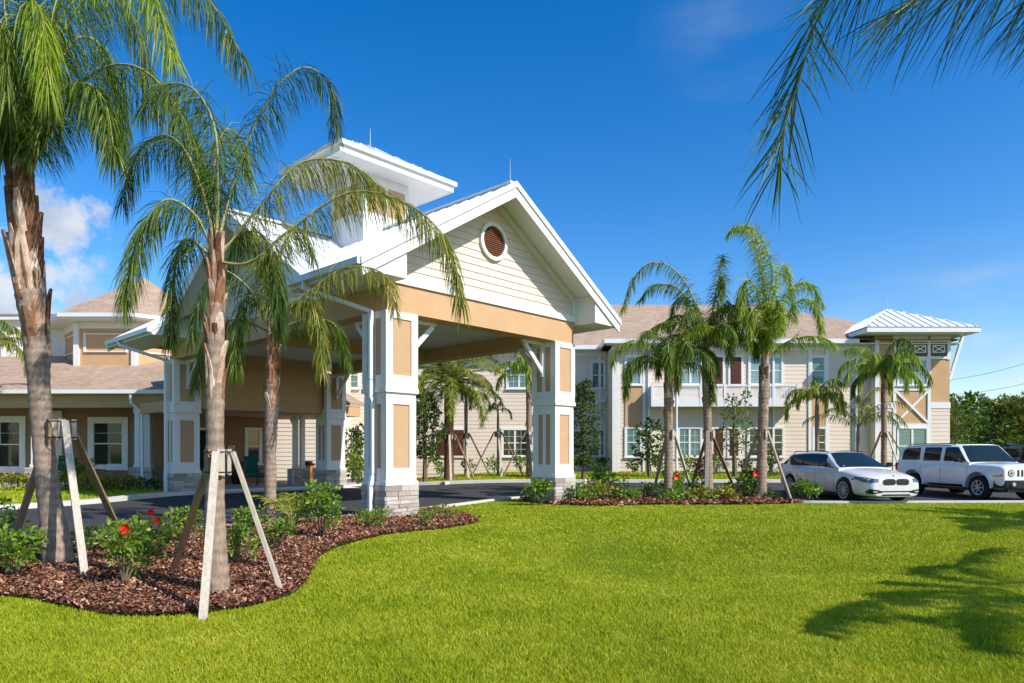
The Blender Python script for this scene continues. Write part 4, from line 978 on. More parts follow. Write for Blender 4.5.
# --- generic palm
def palm(px, Yp, ztop, label, seed, nfr=13, L=2.1, crown=None, trunk_r=.17, mat=('palm', 'palm_bright'), lean=0, leafL=.5, boots=12, w=.035, nl=46, group=None, emin=20, emax=85, curl=(1.7, 2.6), name='palm_tree', az=None, mat_t='bark', gz=None, droop=1.7, plum=.6, hang=.7):
    rr = random.Random(seed); x_ = (px-512)/F*Yp; g_ = ground(x_, Yp) if gz is None else gz
    p = empty(name, (x_, Yp, g_), 0, label, 'palm tree', group); tx = x_+lean
    trunk(p, [(x_, Yp, g_-.05), (x_+lean*.3, Yp, g_+(ztop-g_)*.4), (x_+lean*.8, Yp, g_+(ztop-g_)*.8), (tx, Yp, ztop)], [trunk_r, trunk_r*.85, trunk_r*.95, trunk_r*.5], mat_t, int(boots*1.6), rr, (.40, .93), .5)
    for i in range(nfr):
        a = (i*2.4+rr.uniform(-.3, .3)) if az is None else az[i % len(az)]+rr.uniform(-.15, .15); e = R(emin+(emax-emin)*((i+.5)/nfr)+rr.uniform(-6, 6))
        path = arch((tx, Yp, ztop-.12), a, e, L*rr.uniform(.8, 1.12), rr.uniform(*curl), 8, rr.uniform(-.4, .4))
        add_frond(p, path, int(nl*1.7), leafL*1.05, w*.72, droop*1.15, rr, mat[i % len(mat)] if rr.random() < .8 else mat[0], r0=.022, hang=hang, plum=plum, seg=2 if Yp > 15 else 3)
    return p
# three palms in the right bed
pA = palm(668.5, 20.0, 4.0, 'shorter palm of the three in the right bed, nearest the canopy', 41, 14, 2.25, trunk_r=.14, lean=.0, leafL=.5, nl=80, w=.03, plum=1.0, droop=1.3, curl=(2.0, 3.1))
pB = palm(709, 20.3, 4.55, 'middle tall palm of the three in the right bed', 42, 9, 2.5, trunk_r=.135, lean=-.1, leafL=.5, nl=80, w=.03, plum=1.0, droop=1.3, emin=40, emax=86, curl=(1.6, 2.6), mat=('palm', 'palm'))
pC = palm(761, 20.0, 4.25, 'tallest bright green palm beside the white wagon', 43, 4, 2.2, trunk_r=.16, lean=.12, leafL=.5, nl=80, w=.03, plum=1.0, droop=1.3, emin=45, emax=86, curl=(.9, 1.6), mat=('palm_bright', 'palm_bright'))
rd = random.Random(44)
for pix, dY in (([(765, 350), (766, 300), (755, 245), (738, 225), (728, 235)], .2), ([(765, 350), (768, 310), (772, 270), (760, 235), (745, 225)], -.6), ([(766, 350), (775, 310), (795, 285), (812, 285), (822, 305)], .3),
                ([(766, 350), (780, 325), (800, 300), (815, 305), (822, 330)], -.6), ([(765, 350), (752, 320), (745, 290), (738, 300), (735, 330)], .4), ([(765, 350), (770, 310), (782, 265), (790, 280), (795, 320)], .8), ([(765, 350), (762, 310), (750, 280), (742, 290), (742, 330)], -.5),
                ([(765, 350), (764, 300), (760, 250), (750, 228), (735, 228)], .6), ([(765, 352), (772, 320), (778, 300), (782, 330)], -.6), ([(765, 352), (758, 325), (752, 310), (748, 345)], -.8)):
    fr(pC, pix, 20.0, dY, 170, .52, .022, 1.3, rd, 'palm_bright', r0=.028, hang=.5, plum=1.1, seg=2)
rd = random.Random(45)
for pix, dY in (([(706, 350), (700, 315), (680, 275), (655, 262), (636, 275), (622, 310)], -.4), ([(707, 350), (712, 315), (718, 280), (723, 255), (722, 262)], .3), ([(707, 350), (720, 320), (728, 300), (730, 330), (728, 360)], -.3),
                ([(706, 350), (700, 320), (690, 300), (676, 300), (668, 330)], .5), ([(707, 350), (716, 315), (722, 290), (722, 275), (720, 300)], -.5), ([(706, 350), (698, 325), (680, 290), (655, 285), (640, 300)], .7)):
    fr(pB, pix, 20.3, dY, 150, .52, .022, 1.4, rd, 'palm', r0=.028, hang=.6, plum=1.1, seg=2)
for (pm, pxc, Yc, feet, lb, mts) in ((pA, 668.5, 20.0, [(653, 492), (695, 499), (672, 489)], 'timber brace around the right bed palm nearest the canopy', ['wood', 'wood', 'woodbrown']),
                          (pB, 709, 20.3, [(690, 490), (736, 490), (706, 501)], 'timber brace around the middle palm of the right bed', ['woodbrown', 'woodbrown', 'wood']),
                          (pC, 761, 20.0, [(733, 493), (792, 500), (764, 490)], 'timber brace around the palm beside the white wagon', ['wood', 'wood', 'woodbrown'])):
    brace((pxc-512)/F*Yc, Yc, 0, 1.95, [gpt(*q) for q in feet], lb, mts, .17, .09)
# palms by the long facade
palm(817, 30.5, 3.9, 'small yellowing palm against the siding between two windows', 51, 12, 1.9, trunk_r=.10, mat=('palm_yellow', 'palm_bright'), leafL=.5, w=.05, nl=34, curl=(2.2, 3.2), boots=0)
palm(858, 31.0, 2.6, 'sparse young palm with bare curved stalks left of the tower', 52, 9, 2.6, trunk_r=.09, mat=('palm', 'palm_yellow'), leafL=.45, w=.045, nl=26, curl=(1.2, 2.2), boots=0, emin=35)
palm(884, 29.5, 4.9, 'dense palm in front of the tower under the metal roof', 53, 16, 2.4, trunk_r=.13, mat=('palm_bright', 'palm'), leafL=.6, w=.05, nl=44, curl=(1.7, 2.8), boots=8)
# palms seen through the canopy
palm(449, 30.0, 4.5, 'stout date palm with crosshatched trunk seen through the canopy', 54, 46, 3.0, trunk_r=.23, mat=('palm_yellow', 'palm', 'palm_bright'), leafL=.42, w=.035, nl=44, curl=(.9, 2.0), boots=0, name='date_palm', emin=-12, emax=80, mat_t='datebark', droop=.3, plum=.3, hang=.1)
palm(466, 31.5, 4.2, 'thin palm just right of the date palm by the siding', 55, 9, 1.9, trunk_r=.09, leafL=.45, w=.045, nl=26, boots=0, mat=('palm', 'palm_yellow'), curl=(2, 3))
palm(498, 31.0, 3.4, 'thin braced palm in front of the lower square window', 56, 4, 1.0, trunk_r=.06, leafL=.3, w=.04, nl=18, boots=0, mat=('palm', 'palm_dark'))
palm(529, 30.0, 5.0, 'grey trunked palm beside the right canopy column', 57, 11, 2.2, trunk_r=.14, leafL=.6, w=.05, nl=34, boots=6, mat=('palm_bright', 'palm'))
for px, Yc, lb in ((449, 30.0, 'timber brace around the stout date palm'), (466, 31.5, 'timber brace around the thin palm right of the date palm'), (498, 31.0, 'timber brace around the thin palm before the square window'), (529, 30.0, 'timber brace around the grey palm by the right column'), (884, 29.5, 'timber brace around the palm before the tower')):
    cx_ = (px-512)/F*Yc; brace(cx_, Yc, ground(cx_, Yc), 1.9, [(cx_-1.2, Yc-.5), (cx_+1.2, Yc-.5), (cx_+.2, Yc-1.2)], lb, ['woodbrown', 'woodbrown', 'wood'], .14 if px != 449 else .27, .09)
# left edge distant palm
palm(-12, 26, 5.6, 'palm crown peeking in at the left edge before the white siding', 58, 10, 2.2, trunk_r=.2, leafL=.5, w=.05, nl=30, boots=0, mat=('palm_yellow', 'palm'))
# --- overhanging palm right of the camera
rd = random.Random(61)
po_ = empty('palm_tree', (2.9, .7, 0), 0, 'palm beyond the right edge whose dark frond hangs into the top right', 'palm tree')
trunk(po_, [(2.9, .7, -.05), (2.88, .72, 1.2), (2.8, .75, 2.4), (2.75, .8, 3.0)], [.14, .12, .11, .06], 'bark', 8, rd, (.5, .9), .4)
Yf = 1.85
add_frond(po_, [Vector((2.75, .8, 2.95)), Vector((2.2, 1.5, 3.25)), Vector((1.4, 1.65, 3.05)), at(835, -10, Yf), at(813, 40, Yf), at(797, 84, Yf), at(785, 128, Yf+.02), at(779, 165, Yf+.03)], 280, .32, .0040, .45, rd, 'palm_dark', r0=.007, hang=.35, plum=.35, t0=.3)
add_frond(po_, [Vector((2.75, .8, 2.95)), Vector((2.5, 1.3, 3.1)), Vector((2.15, 1.6, 3.0)), Vector((1.7, 1.8, 2.9)), at(930, -6, 2.0), at(890, 14, 2.05)], 280, .38, .0040, .5, rd, 'palm_dark', r0=.010, hang=.9, plum=.5, t0=.3)
add_frond(po_, [Vector((2.75, .8, 2.95)), Vector((2.7, 1.4, 3.1)), Vector((2.4, 1.8, 3.0)), Vector((2.0, 2.0, 2.88)), Vector((1.56, 2.05, 2.82))], 260, .38, .0040, .5, rd, 'palm_dark', r0=.010, hang=.9, plum=.5, t0=.3)
for i in range(4):
    add_frond(po_, arch((2.75, .8, 2.95), R(-85+i*24), R(50+rd.uniform(-15, 25)), 1.3, 2.2), 40, .4, .014, 1.6, rd, 'palm', r0=.015, hang=.8)
# two palms beyond the right edge that shade the lawn
def offpalm(x_, y_, zt, seed, label, L=3.2, n=11, az0=None):
    rr = random.Random(seed); p = empty('palm_tree', (x_, y_, 0), 0, label, 'palm tree')
    trunk(p, [(x_, y_, -.05), (x_, y_, zt*.5), (x_, y_, zt)], [.2, .18, .1], 'bark', 0, rr)
    for i in range(n):
        a = 2*math.pi*i/n+rr.uniform(-.15, .15); add_frond(p, arch((x_, y_, zt-.1), a, R(38+rr.uniform(-10, 22)), L*rr.uniform(.85, 1.1), rr.uniform(1.1, 1.9)), 80, .62, .10, 1.4, rr, 'palm', r0=.03, hang=.8, seg=2)
rr = random.Random(71); p_ = empty('palm_tree', (11.2, 3.8, 0), 0, 'palm outside the right edge that shades the near lawn', 'palm tree')
trunk(p_, [(11.2, 3.8, -.05), (11.2, 3.8, 2.5), (11.2, 3.8, 5.0)], [.2, .18, .1], 'bark', 0, rr)
C_ = Vector((11.2, 3.8, 4.9))
for tip in ((5.5, 3.3, 3.3), (6.9, 4.6, 3.2), (7.9, 6.0, 3.2), (9.4, 7.6, 3.2), (11.3, 8.9, 3.4), (6.8, 2.6, 3.6), (12.6, 7.6, 3.6), (14, 5, 3.6), (13.6, 2.6, 3.6), (9.6, 1.0, 4.2), (8.0, 2.6, 5.2)):
    v_ = Vector(tip)-C_; h_ = Vector((v_.x, v_.y, 0))
    add_frond(p_, [C_, C_+h_*.3+Vector((0, 0, .30)), C_+h_*.65+Vector((0, 0, -.35)), Vector(tip)], 90, .5, .08, 1.0, rr, 'palm', r0=.03, hang=.3, seg=2, plum=.6)
offpalm(16.3, 10.2, 5.2, 72, 'palm outside the right edge that shades the far lawn', 3.4, 14)


# ------------------------------------------------------------------ shrubs and trees
def leafcloud(m, cen, rad, n, size, rnd, flat=1.0, tintb=0, shell=.35, seg_w=.5):
    for i in range(n):
        while True:
            v = Vector((rnd.uniform(-1, 1), rnd.uniform(-1, 1), rnd.uniform(-1, 1)))
            if shell < v.length <= 1: break
        p = Vector(cen)+Vector((v.x*rad[0], v.y*rad[1], v.z*rad[2]))
        d = (v.normalized()+Vector((rnd.gauss(0, .6), rnd.gauss(0, .6), rnd.gauss(0, .5)+.15))).normalized(); s_ = d.cross(Vector((rnd.gauss(0, 1), rnd.gauss(0, 1), rnd.gauss(0, 1)))).normalized()
        L = size*rnd.uniform(.6, 1.3); w = L*seg_w
        m.add([p, p+d*L*.45+s_*w*.5, p+d*L, p+d*L*.45-s_*w*.5], [(0, 1, 2, 3)], min(1, max(0, rnd.gauss(.45, .22)+tintb)))
def shrub(x_, y_, r, h, label, seed, n=500, size=.07, mat='shrub', flowers=(), group=None, name='shrub', stems=7, cat='shrub', fs=.07):
    rr = random.Random(seed); g_ = ground(x_, y_)+.03; root = empty(name, (x_, y_, g_), 0, label, cat, group)
    m = MB(); st = MB(); tips = []
    for k in range(stems):
        a = k*2*math.pi/stems+rr.uniform(-.4, .4); rad_ = r*rr.uniform(.3, .9); hh_ = h*rr.uniform(.55, 1.0) if rad_ > r*.5 else h
        tip = Vector((math.cos(a)*rad_, math.sin(a)*rad_, hh_)); mid = Vector((tip.x*.5, tip.y*.5, hh_*.55)); st.tube([(0, 0, -.03), mid, tip], [.014, .009, .004], 5); tips.append(tip)
        q = n//stems
        leafcloud(m, tip-Vector((0, 0, h*.13)), (r*.38, r*.38, h*.22), q*2//3, size, rr, shell=.1, tintb=.08); leafcloud(m, mid.lerp(tip, .3), (r*.35, r*.35, h*.28), q//3, size, rr, shell=.1, tintb=-.05)
    m.build('foliage', M[mat], root, attr=True, fixn=False); st.build('stem', M['stem'], root)
    for (fx, fy_, fz) in flowers:
        f = MB()
        for k in range(6):
            a = k*2*math.pi/6; out = Vector((math.cos(a), -.55, math.sin(a))).normalized(); sd = Vector((-math.sin(a), 0, math.cos(a)))
            c = Vector((fx, fy_, fz)); f.add([c, c+out*fs*.6+sd*fs*.5, c+out*fs, c+out*fs*.6-sd*fs*.5], [(0, 1, 2, 3)], rr.random())
        f.tube([Vector((fx, fy_, fz)), Vector((fx, fy_-fs*1.0, fz+fs*.2))], .006, 5, tint=1)
        f.build('flower', M['petal'], root, attr=True, fixn=False)
    return root
def S_(px, py, r, h, label, seed, **k):
    x_, y_ = gpt(px, py); return shrub(x_, y_, r, h, label, seed, **k)
# left bed
S_(124, 587, .33, .62, 'hibiscus shrub with one large red bloom between the two near palms', 101, n=620, size=.075, flowers=((.16, -.24, .62),), name='hibiscus_shrub', fs=.07)
S_(158, 560, .36, .55, 'hibiscus shrub with a red bloom behind the brown stake', 102, n=560, size=.075, flowers=((.04, -.24, .62), (.1, -.2, .52)), name='hibiscus_shrub', fs=.06)
S_(14, 580, .34, .5, 'bushy green shrub at the left edge of the near bed', 103, n=620, size=.075)
S_(-12, 560, .4, .75, 'taller green shrub cut by the left edge of the photo', 113, n=620, size=.075)
S_(82, 558, .25, .35, 'low green shrub with a small red bloom right behind the leftmost trunk', 104, n=300, size=.06, flowers=((.05, -.15, .35),), fs=.05)
S_(190, 545, .35, .5, 'green shrub just left of the second palm trunk', 105, n=450, size=.075)
S_(238, 566, .22, .45, 'slim green shrub right beside the second palm trunk', 106, n=350, size=.065)
S_(248, 545, .35, .5, 'green shrub behind the right stake of the second palm', 107, n=450, size=.07)
S_(278, 552, .28, .42, 'rounded green shrub right of the second palm brace', 108, n=450, size=.065)
S_(321, 540, .36, .85, 'upright bushy shrub standing alone left of the front canopy column', 109, n=720, size=.08, mat='shrub')
S_(286, 520, .35, .5, 'small shrub near the kerb behind the third palm', 110, n=300, size=.07)
S_(372, 529, .42, .35, 'low shrub at the foot of the front canopy column', 111, n=360, size=.07)
S_(425, 527, .28, .3, 'tiny shrub right of the front canopy column', 112, n=200, size=.06)
S_(446, 522, .3, .3, 'tiny thin shrub near the pointed end of the near bed', 114, n=160, size=.06, stems=5)
# fan of yellow young palm by third palm
xq, yq = gpt(293, 528); q = empty('young_palm', (xq, yq, 0), 0, 'small yellow fan of palm leaves beside the third palm trunk', 'palm')
rd = random.Random(91)
for i in range(7): add_frond(q, arch((xq, yq, .05), R(-30+i*38), R(62), .95, .9), 22, .28, .03, .3, rd, 'palm_yellow', r0=.01, hang=.1, plum=.2)
# right bed shrubs
rr = random.Random(7)
spots = []
named = {0: ('flowering shrub with a red bloom at the foot of the palm nearest the canopy', 674, 500, .35, .75, 1), 1: ('flowering shrub with red bloom at the foot of the palm beside the wagon', 752, 500, .4, .85, 1),
         2: ('dark red leaved shrub behind the middle palm brace', 703, 490, .35, 1.0, 0), 3: ('bright low shrub right at the rear wheel of the white wagon', 808, 502, .35, .55, 0),
         4: ('leafy shrub at the foot of the right canopy column', 541, 506, .4, .6, 0), 5: ('loose tall shrub beside the white marker post', 600, 498, .4, .85, 0)}
for k, (lb, px, py, r_, h_, fl) in named.items():
    S_(px, py, r_, h_, lb, 200+k, n=420, size=.12, mat='redleaf' if k == 2 else 'shrub', flowers=((0, -.3, h_*.9),) if fl else (), name='hibiscus_shrub' if fl else 'shrub', fs=.11)
for k in range(26):
    for tr in range(20):
        x_ = rr.uniform(1.0, 7.8); y_ = rr.uniform(18.6, 20.9)
        if inside(bedR, x_, y_) and all((x_-a)**2+(y_-b)**2 > .22 for a, b in spots): break
    spots.append((x_, y_)); shrub(x_, y_, rr.uniform(.24, .38), rr.uniform(.28, .58), 'knee-high green shrub among the many planted in the right mulch bed', 220+k, n=190, size=.10, mat=rr.choice(('shrub', 'shrub', 'croton', 'darkshrub')), group='shrubs filling the right mulch bed')
# yellow shrubs along the left porch
for k in range(9):
    x_ = -19.6+k*.75; y_ = 24.6-.05*k
    shrub(x_, y_, .45, .55, 'yellow green croton shrub in the row before the left porch' , 300+k, n=260, size=.13, mat='croton', group='shrubs in the row before the left porch', name='croton_shrub')
for k in range(4):
    shrub(-14.9+k*.65, 25.4-.2*k, .38, .38, 'dark green shrub below the porch posts left of the rear column', 320+k, n=220, size=.12, mat='darkshrub', group='dark shrubs below the porch posts')
# foundation shrubs
for k in range(16):
    x_ = -3.6+k*1.35
    shrub(x_, 33.1 if x_ > 4.8 else 34.6, .4, rr.uniform(.5, .9), 'small rounded shrub in the row along the foot of the long building', 340+k, n=120, size=.18, mat=rr.choice(('shrub', 'darkshrub')), group='shrubs along the foot of the long building', stems=5)
# palm bush at left window
xq, yq = -17.0, 26.6; q = empty('cycad', (xq, yq, 0), 0, 'spiky cycad in front of the left porch window', 'plant')
for i in range(16): add_frond(q, arch((xq, yq, .35), i*2.4, R(30+i*3), 1.25, 1.0), 24, .2, .04, .2, rd, 'palm', r0=.012, hang=0, plum=.15)
m = MB(); m.tube([(0, 0, 0), (0, 0, .4)], .14, 8); m.build('stem', M['stem'], q)
m = MB(); rr2 = random.Random(8); leafcloud(m, (0, 0, .68), (.3, .3, .28), 220, .13, rr2, shell=.1); m.build('foliage', M['darkshrub'], planter_root, attr=True, fixn=False)
x, y = L2W(6.35, 12.75); shrub(x, y, .4, .55, 'dark plant with pale blooms at the foot of the porch posts', 390, n=220, size=.1, mat='darkshrub')
x, y = L2W(7.2, 11.6); shrub(x, y, .55, 1.5, 'leafy shrub right of the rear canopy column', 391, n=420, size=.14, mat='shrub')
x, y = L2W(7.9, 11.3); shrub(x, y, .5, .8, 'pale green low shrub beside the rear canopy column', 392, n=300, size=.13, mat='croton')
def tree(x_, y_, h, r, label, seed, mat='tree', clumps=16, n=90, size=.3, trunk_h=.35, shape=1.0, group=None, name='tree', tr=.12):
    rr = random.Random(seed); g_ = ground(x_, y_); root = empty(name, (x_, y_, g_), 0, label, 'tree', group)
    t_ = MB(); t_.tube([(0, 0, -.1), (rr.uniform(-.1, .1), 0, h*trunk_h), (rr.uniform(-.2, .2), 0, h*.8)], [tr, tr*.7, tr*.25], 7); m = MB()
    for k in range(clumps):
        z = h*trunk_h+(h*(1-trunk_h))*(k+.5)/clumps; f = 1-abs((z-h*trunk_h)/(h*(1-trunk_h))-.45)*1.1*shape; a = k*2.4; rad_ = r*max(f, .2)*rr.uniform(.35, .8)
        c = Vector((math.cos(a)*rad_, math.sin(a)*rad_, z-.05*h)); t_.tube([(0, 0, z*.8), c], [tr*.3, tr*.08], 4)
        cr_ = r*rr.uniform(.32, .52)*max(f, .45); leafcloud(m, c, (cr_, cr_, cr_*.75), n, size, rr, shell=.3, tintb=rr.uniform(-.15, .15))
    t_.build('trunk', M['stem'], root); m.build('crown', M[mat], root, attr=True, fixn=False); return root
tree((425-512)/F*29, 29, 4.1, .95, 'small round tree left of the date palm under the canopy', 401, 'darkshrub', 20, 110, .16, .3)
tree((583-512)/F*28.5, 28.5, 4.3, .8, 'narrow conical evergreen tree right of the front canopy column', 402, 'darkshrub', 22, 130, .14, .18, .9)
tree((735-512)/F*30, 30, 3.9, .9, 'slender young tree between the middle and right bed palms', 403, 'tree', 14, 50, .15, .35, .6)
tree((650-512)/F*30, 30, 2.6, .85, 'broad leaved small tree left of the paired lower windows', 404, 'darkshrub', 12, 60, .2, .3, .6)
tree((355-512)/F*30, 30, 2.6, .7, 'bushy small tree in the gap left of the front column', 405, 'tree', 14, 70, .16, .15, .6)
tree((944-512)/F*36, 35, 3.8, 1.1, 'thin leggy tree at the right corner of the tower', 406, 'tree', 16, 60, .2, .3, .4)
tdat = [(23.8, 39, 4.0, 2.3, 'tree'), (27.5, 42, 4.3, 2.6, 'darkshrub'), (31.2, 43, 4.2, 2.4, 'tree_yellow'), (34.5, 46, 4.7, 2.8, 'tree'), (38.5, 49, 4.8, 2.9, 'darkshrub'), (29, 52, 4.9, 3, 'darkshrub'), (35, 56, 5.2, 3.2, 'tree'), (41.5, 56, 5.6, 3.2, 'tree'), (25, 50, 4.6, 3, 'tree'), (45, 52, 5.2, 3.2, 'darkshrub')]
tl = ['bushy green tree immediately right of the tower', 'dark green tree second in the row right of the tower', 'olive yellow tree above the white off-roader', 'mid green tree right of the olive one behind the off-roader', 'dark tree near the right edge behind the parked dark car', 'dark tree peeping behind the row right of the tower', 'green tree in the back row above the off-roader windscreen', 'green tree in the back row close to the right edge', 'green tree in the back row next to the tower', 'dark tree in the back row cut by the right edge']
for k, ((x_, y_, h_, r_, mt), lb) in enumerate(zip(tdat, tl)): tree(x_, y_, h_, r_, lb, 420+k, mt, 24, 110, .36, .12, .7, tr=.16)
m = MB(); rr2 = random.Random(9)
for k in range(60): 
    x_ = 24+k*1.6; leafcloud(m, (x_, 66+rr2.uniform(-3, 3), 1.6), (2.2, 2, 2.8+rr2.uniform(0, 1.0)), 160, .6, rr2, shell=.3, tintb=rr2.uniform(-.2, .1))
for k in range(40):
    x_ = -90+k*1.9; leafcloud(m, (x_, 75+rr2.uniform(-3, 3), 1.6), (2.2, 2, 2.6+rr2.uniform(0, 1.2)), 100, .7, rr2, shell=.3, tintb=rr2.uniform(-.2, .1))
tag(m.build('distant_wood', M['tree'], attr=True, fixn=False), 'far belt of dark green woodland behind the parking area', 'woodland', kind='stuff')
# marker posts, power lines
for k, (px, py, h_) in enumerate(((585, 499, .55),)):
    x_, y_ = gpt(px, py); m = MB(); m.tube([(0, 0, -.05), (0, 0, h_)], .04, 8); m.tube([(0, 0, h_), (0, 0, h_+.06)], [.05, .03], 8); o = m.build('marker_post', M['white']); o.location = (x_, y_, 0); tag(o, 'short white marker post beside the right canopy column', 'post')
m = MB(); m.tube([(0, 0, 0), (0, 0, 6.2)], [.06, .04], 8); m.box(-.14, .14, -.14, .14, 0, .05); o = m.build('flag_pole', M['white']); x_ = (676.5-512)/F*30.5; o.location = (x_, 30.5, ground(x_, 30.5)); tag(o, 'slim white pole standing before the paired upper window', 'pole')
for k, ((xa, ya), (xb, yb), lb) in enumerate((((940, 374), (1045, 346), 'highest power line crossing the sky right of the tower'), ((940, 386), (1045, 372), 'middle power line in the sky right of the tower'), ((940, 413), (1045, 396), 'lowest power line just above the trees at right'))):
    A = at(xa-30, ya+8, 75); B = at(xb+60, yb-15, 62); pts = [A.lerp(B, t/12)-Vector((0, 0, 1.2*(1-(2*t/12-1)**2))) for t in range(13)]
    m = MB(); m.tube(pts, .018, 5); tag(m.build('power_line', M['black']), lb, 'cable')

# ------------------------------------------------------------------ cars
def wheel(parent, x_, y_, r, w, spokes=10, rimmat='alloy', rr_=.68, side=1):
    m = MB(); n = 28; prof = [(r*rr_, 0), (r*.93, 0), (r, w*.12), (r, w*.88), (r*.93, w), (r*rr_, w)]
    vs = [(math.cos(2*math.pi*k/n)*a, -b_*side, math.sin(2*math.pi*k/n)*a) for k in range(n) for a, b_ in prof]; q = len(prof)
    m.add(vs, [(k*q+j, k*q+j+1, ((k+1) % n)*q+j+1, ((k+1) % n)*q+j) for k in range(n) for j in range(q-1)])
    t_ = m.build('wheel', M['tyre'], parent, smooth=False, offset=(x_, y_+side*w/2, r))
    m = MB(); R0 = r*rr_
    vs = [(math.cos(2*math.pi*k/n)*a, -b_*side, math.sin(2*math.pi*k/n)*a) for k in range(n) for a, b_ in ((R0, -.0), (R0*.9, .004), (R0*.88, w*.5), (R0, w*.9))]
    m.add(vs, [(k*4+j, k*4+j+1, ((k+1) % n)*4+j+1, ((k+1) % n)*4+j) for k in range(n) for j in range(3)])
    for k in range(spokes):
        a = 2*math.pi*k/spokes; c = Vector((math.cos(a), 0, math.sin(a))); m.bar(c*R0*.12+Vector((0, -.012*side, 0)), c*R0*.92+Vector((0, -.02*side, 0)), R0*.16, .02, up=(0, 1, 0), w2=R0*.13)
    m.tube([(0, 0, 0), (0, -.035*side, 0)], R0*.2, 12); m.build('rim', M[rimmat], t_)
    m = MB(); m.add([(math.cos(2*math.pi*k/n)*R0*.88, -w*.45*side, math.sin(2*math.pi*k/n)*R0*.88) for k in range(n)], [tuple(range(n))]); m.build('brake_disc', M['black'], t_)
def car_body(root, st, nose, mat, wb, wr, arch_r, hwd):
    """st: x, halfwidth, zlow, zshoulder, ztop, shoulder inset"""
    vs = []; K = 13
    for (x_, hw_, zl, zsh, zt, ins) in st:
        sec = [(0, zl), (hw_*.75, zl), (hw_*.96, zl+.05), (hw_, zl+(zsh-zl)*.4), (hw_*.985, zl+(zsh-zl)*.78), (hw_-ins, zsh), (hw_*.55, zsh+(zt-zsh)*.75)]
        pts = [(-a, b_) for a, b_ in sec[::-1][:-1]]+[(a, b_) for a, b_ in sec]
        pts = [(a, b_) for a, b_ in sec]+[(0, zt)]+[(-a, b_) for a, b_ in sec[:0:-1]]
        vs += [(x_, a, b_) for a, b_ in pts]
    K = len(pts); fs = []
    for i in range(len(st)-1):
        for k in range(K): fs.append((i*K+k, i*K+(k+1) % K, (i+1)*K+(k+1) % K, (i+1)*K+k))
    fs += [tuple(range(K))[::-1], tuple((len(st)-1)*K+k for k in range(K))]
    m = MB(); m.add(vs, fs); o = m.build('body', M[mat], root, smooth=True)
    sub = o.modifiers.new('s', 'SUBSURF'); sub.levels = sub.render_levels = 2
    cutters = []
    for x_ in wb:
        c = MB(); c.tube([(x_, -hwd-.3, wr+.01), (x_, -hwd+.34, wr+.01)], arch_r, 30); c.tube([(x_, hwd-.34, wr+.01), (x_, hwd+.3, wr+.01)], arch_r, 30); c.box(x_-arch_r, x_+arch_r, -hwd-.3, -hwd+.34, -.2, wr); c.box(x_-arch_r, x_+arch_r, hwd-.34, hwd+.3, -.2, wr)
        for sgn in (-1, 1):
            c = MB(); y0_, y1_ = (sgn*(hwd-.32), sgn*(hwd+.3)); pr = [(x_-arch_r, y0_, -.2)]+[(x_+arch_r*math.cos(a), y0_, wr+.01+arch_r*math.sin(a)) for a in [math.pi*(1-k/16) for k in range(17)]]+[(x_+arch_r, y0_, -.2)]
            c.prism(pr, (0, y1_-y0_, 0)); co_ = c.build('cut', M['black'], root); cutters.append(co_)
            bo_ = o.modifiers.new('b', 'BOOLEAN'); bo_.object = co_; bo_.operation = 'DIFFERENCE'; bo_.solver = 'EXACT'
    bpy.context.view_layer.update()
    dg = bpy.context.evaluated_depsgraph_get(); me = bpy.data.meshes.new_from_object(o.evaluated_get(dg)); o.modifiers.clear(); o.data = me
    me.materials.clear(); me.materials.append(M[mat]); 
    for p in me.polygons: p.material_index = 0
    for c in cutters: bpy.data.objects.remove(c)
    for p in me.polygons: p.use_smooth = True
    me.set_sharp_from_angle(angle=R(38))
    return o
def quadprism(name, pts, th, mat, parent):
    P = [Vector(p) for p in pts]; n_ = (P[1]-P[0]).cross(P[2]-P[0]).normalized(); m = MB(); m.prism([p-n_*th/2 for p in P], n_*th); return m.build(name, M[mat], parent)
from mathutils.bvhtree import BVHTree
def decal(name, parent, objs, pts, D, A, B, mat, off=.006, sub=4, origin=(0, 0, 0)):
    """a thin part laid on the surface of objs: outline pts (a,b) on axes A,B, pressed on along -D"""
    bm = bmesh.new(); D = Vector(D).normalized(); A = Vector(A); B = Vector(B); O_ = Vector(origin)
    f = bm.faces.new([bm.verts.new(O_+A*a+B*b) for a, b in pts]); 
    bmesh.ops.subdivide_edges(bm, edges=bm.edges[:], cuts=sub, use_grid_fill=False); bmesh.ops.triangulate(bm, faces=bm.faces[:])
    bmesh.ops.subdivide_edges(bm, edges=bm.edges[:], cuts=1, use_grid_fill=True); bmesh.ops.triangulate(bm, faces=bm.faces[:])
    trees = [BVHTree.FromPolygons([v.co for v in o.data.vertices], [p.vertices for p in o.data.polygons]) for o in objs]
    bad = []
    for v in bm.verts:
        best = None
        for t in trees:
            h = t.ray_cast(v.co+D*4, -D)
            if h[0] is not None and (best is None or h[3] < best[3]): best = h
        if best is None: bad.append(v)
        else: v.co = best[0]+D*off
    bmesh.ops.delete(bm, geom=bad, context='VERTS')
    me = bpy.data.meshes.new(name); bm.to_mesh(me); bm.free(); me.materials.append(M[mat]); me.shade_smooth()
    o = bpy.data.objects.new(name, me); COL.objects.link(o); o.parent = parent; return o
def rrect(x0, x1, y0, y1, r, n=4):
    out = []
    for cx_, cy_, a0 in ((x1-r, y1-r, 0), (x0+r, y1-r, 90), (x0+r, y0+r, 180), (x1-r, y0+r, 270)):
        for k in range(n+1): a = R(a0+90*k/n); out.append((cx_+r*math.cos(a), cy_+r*math.sin(a)))
    return out
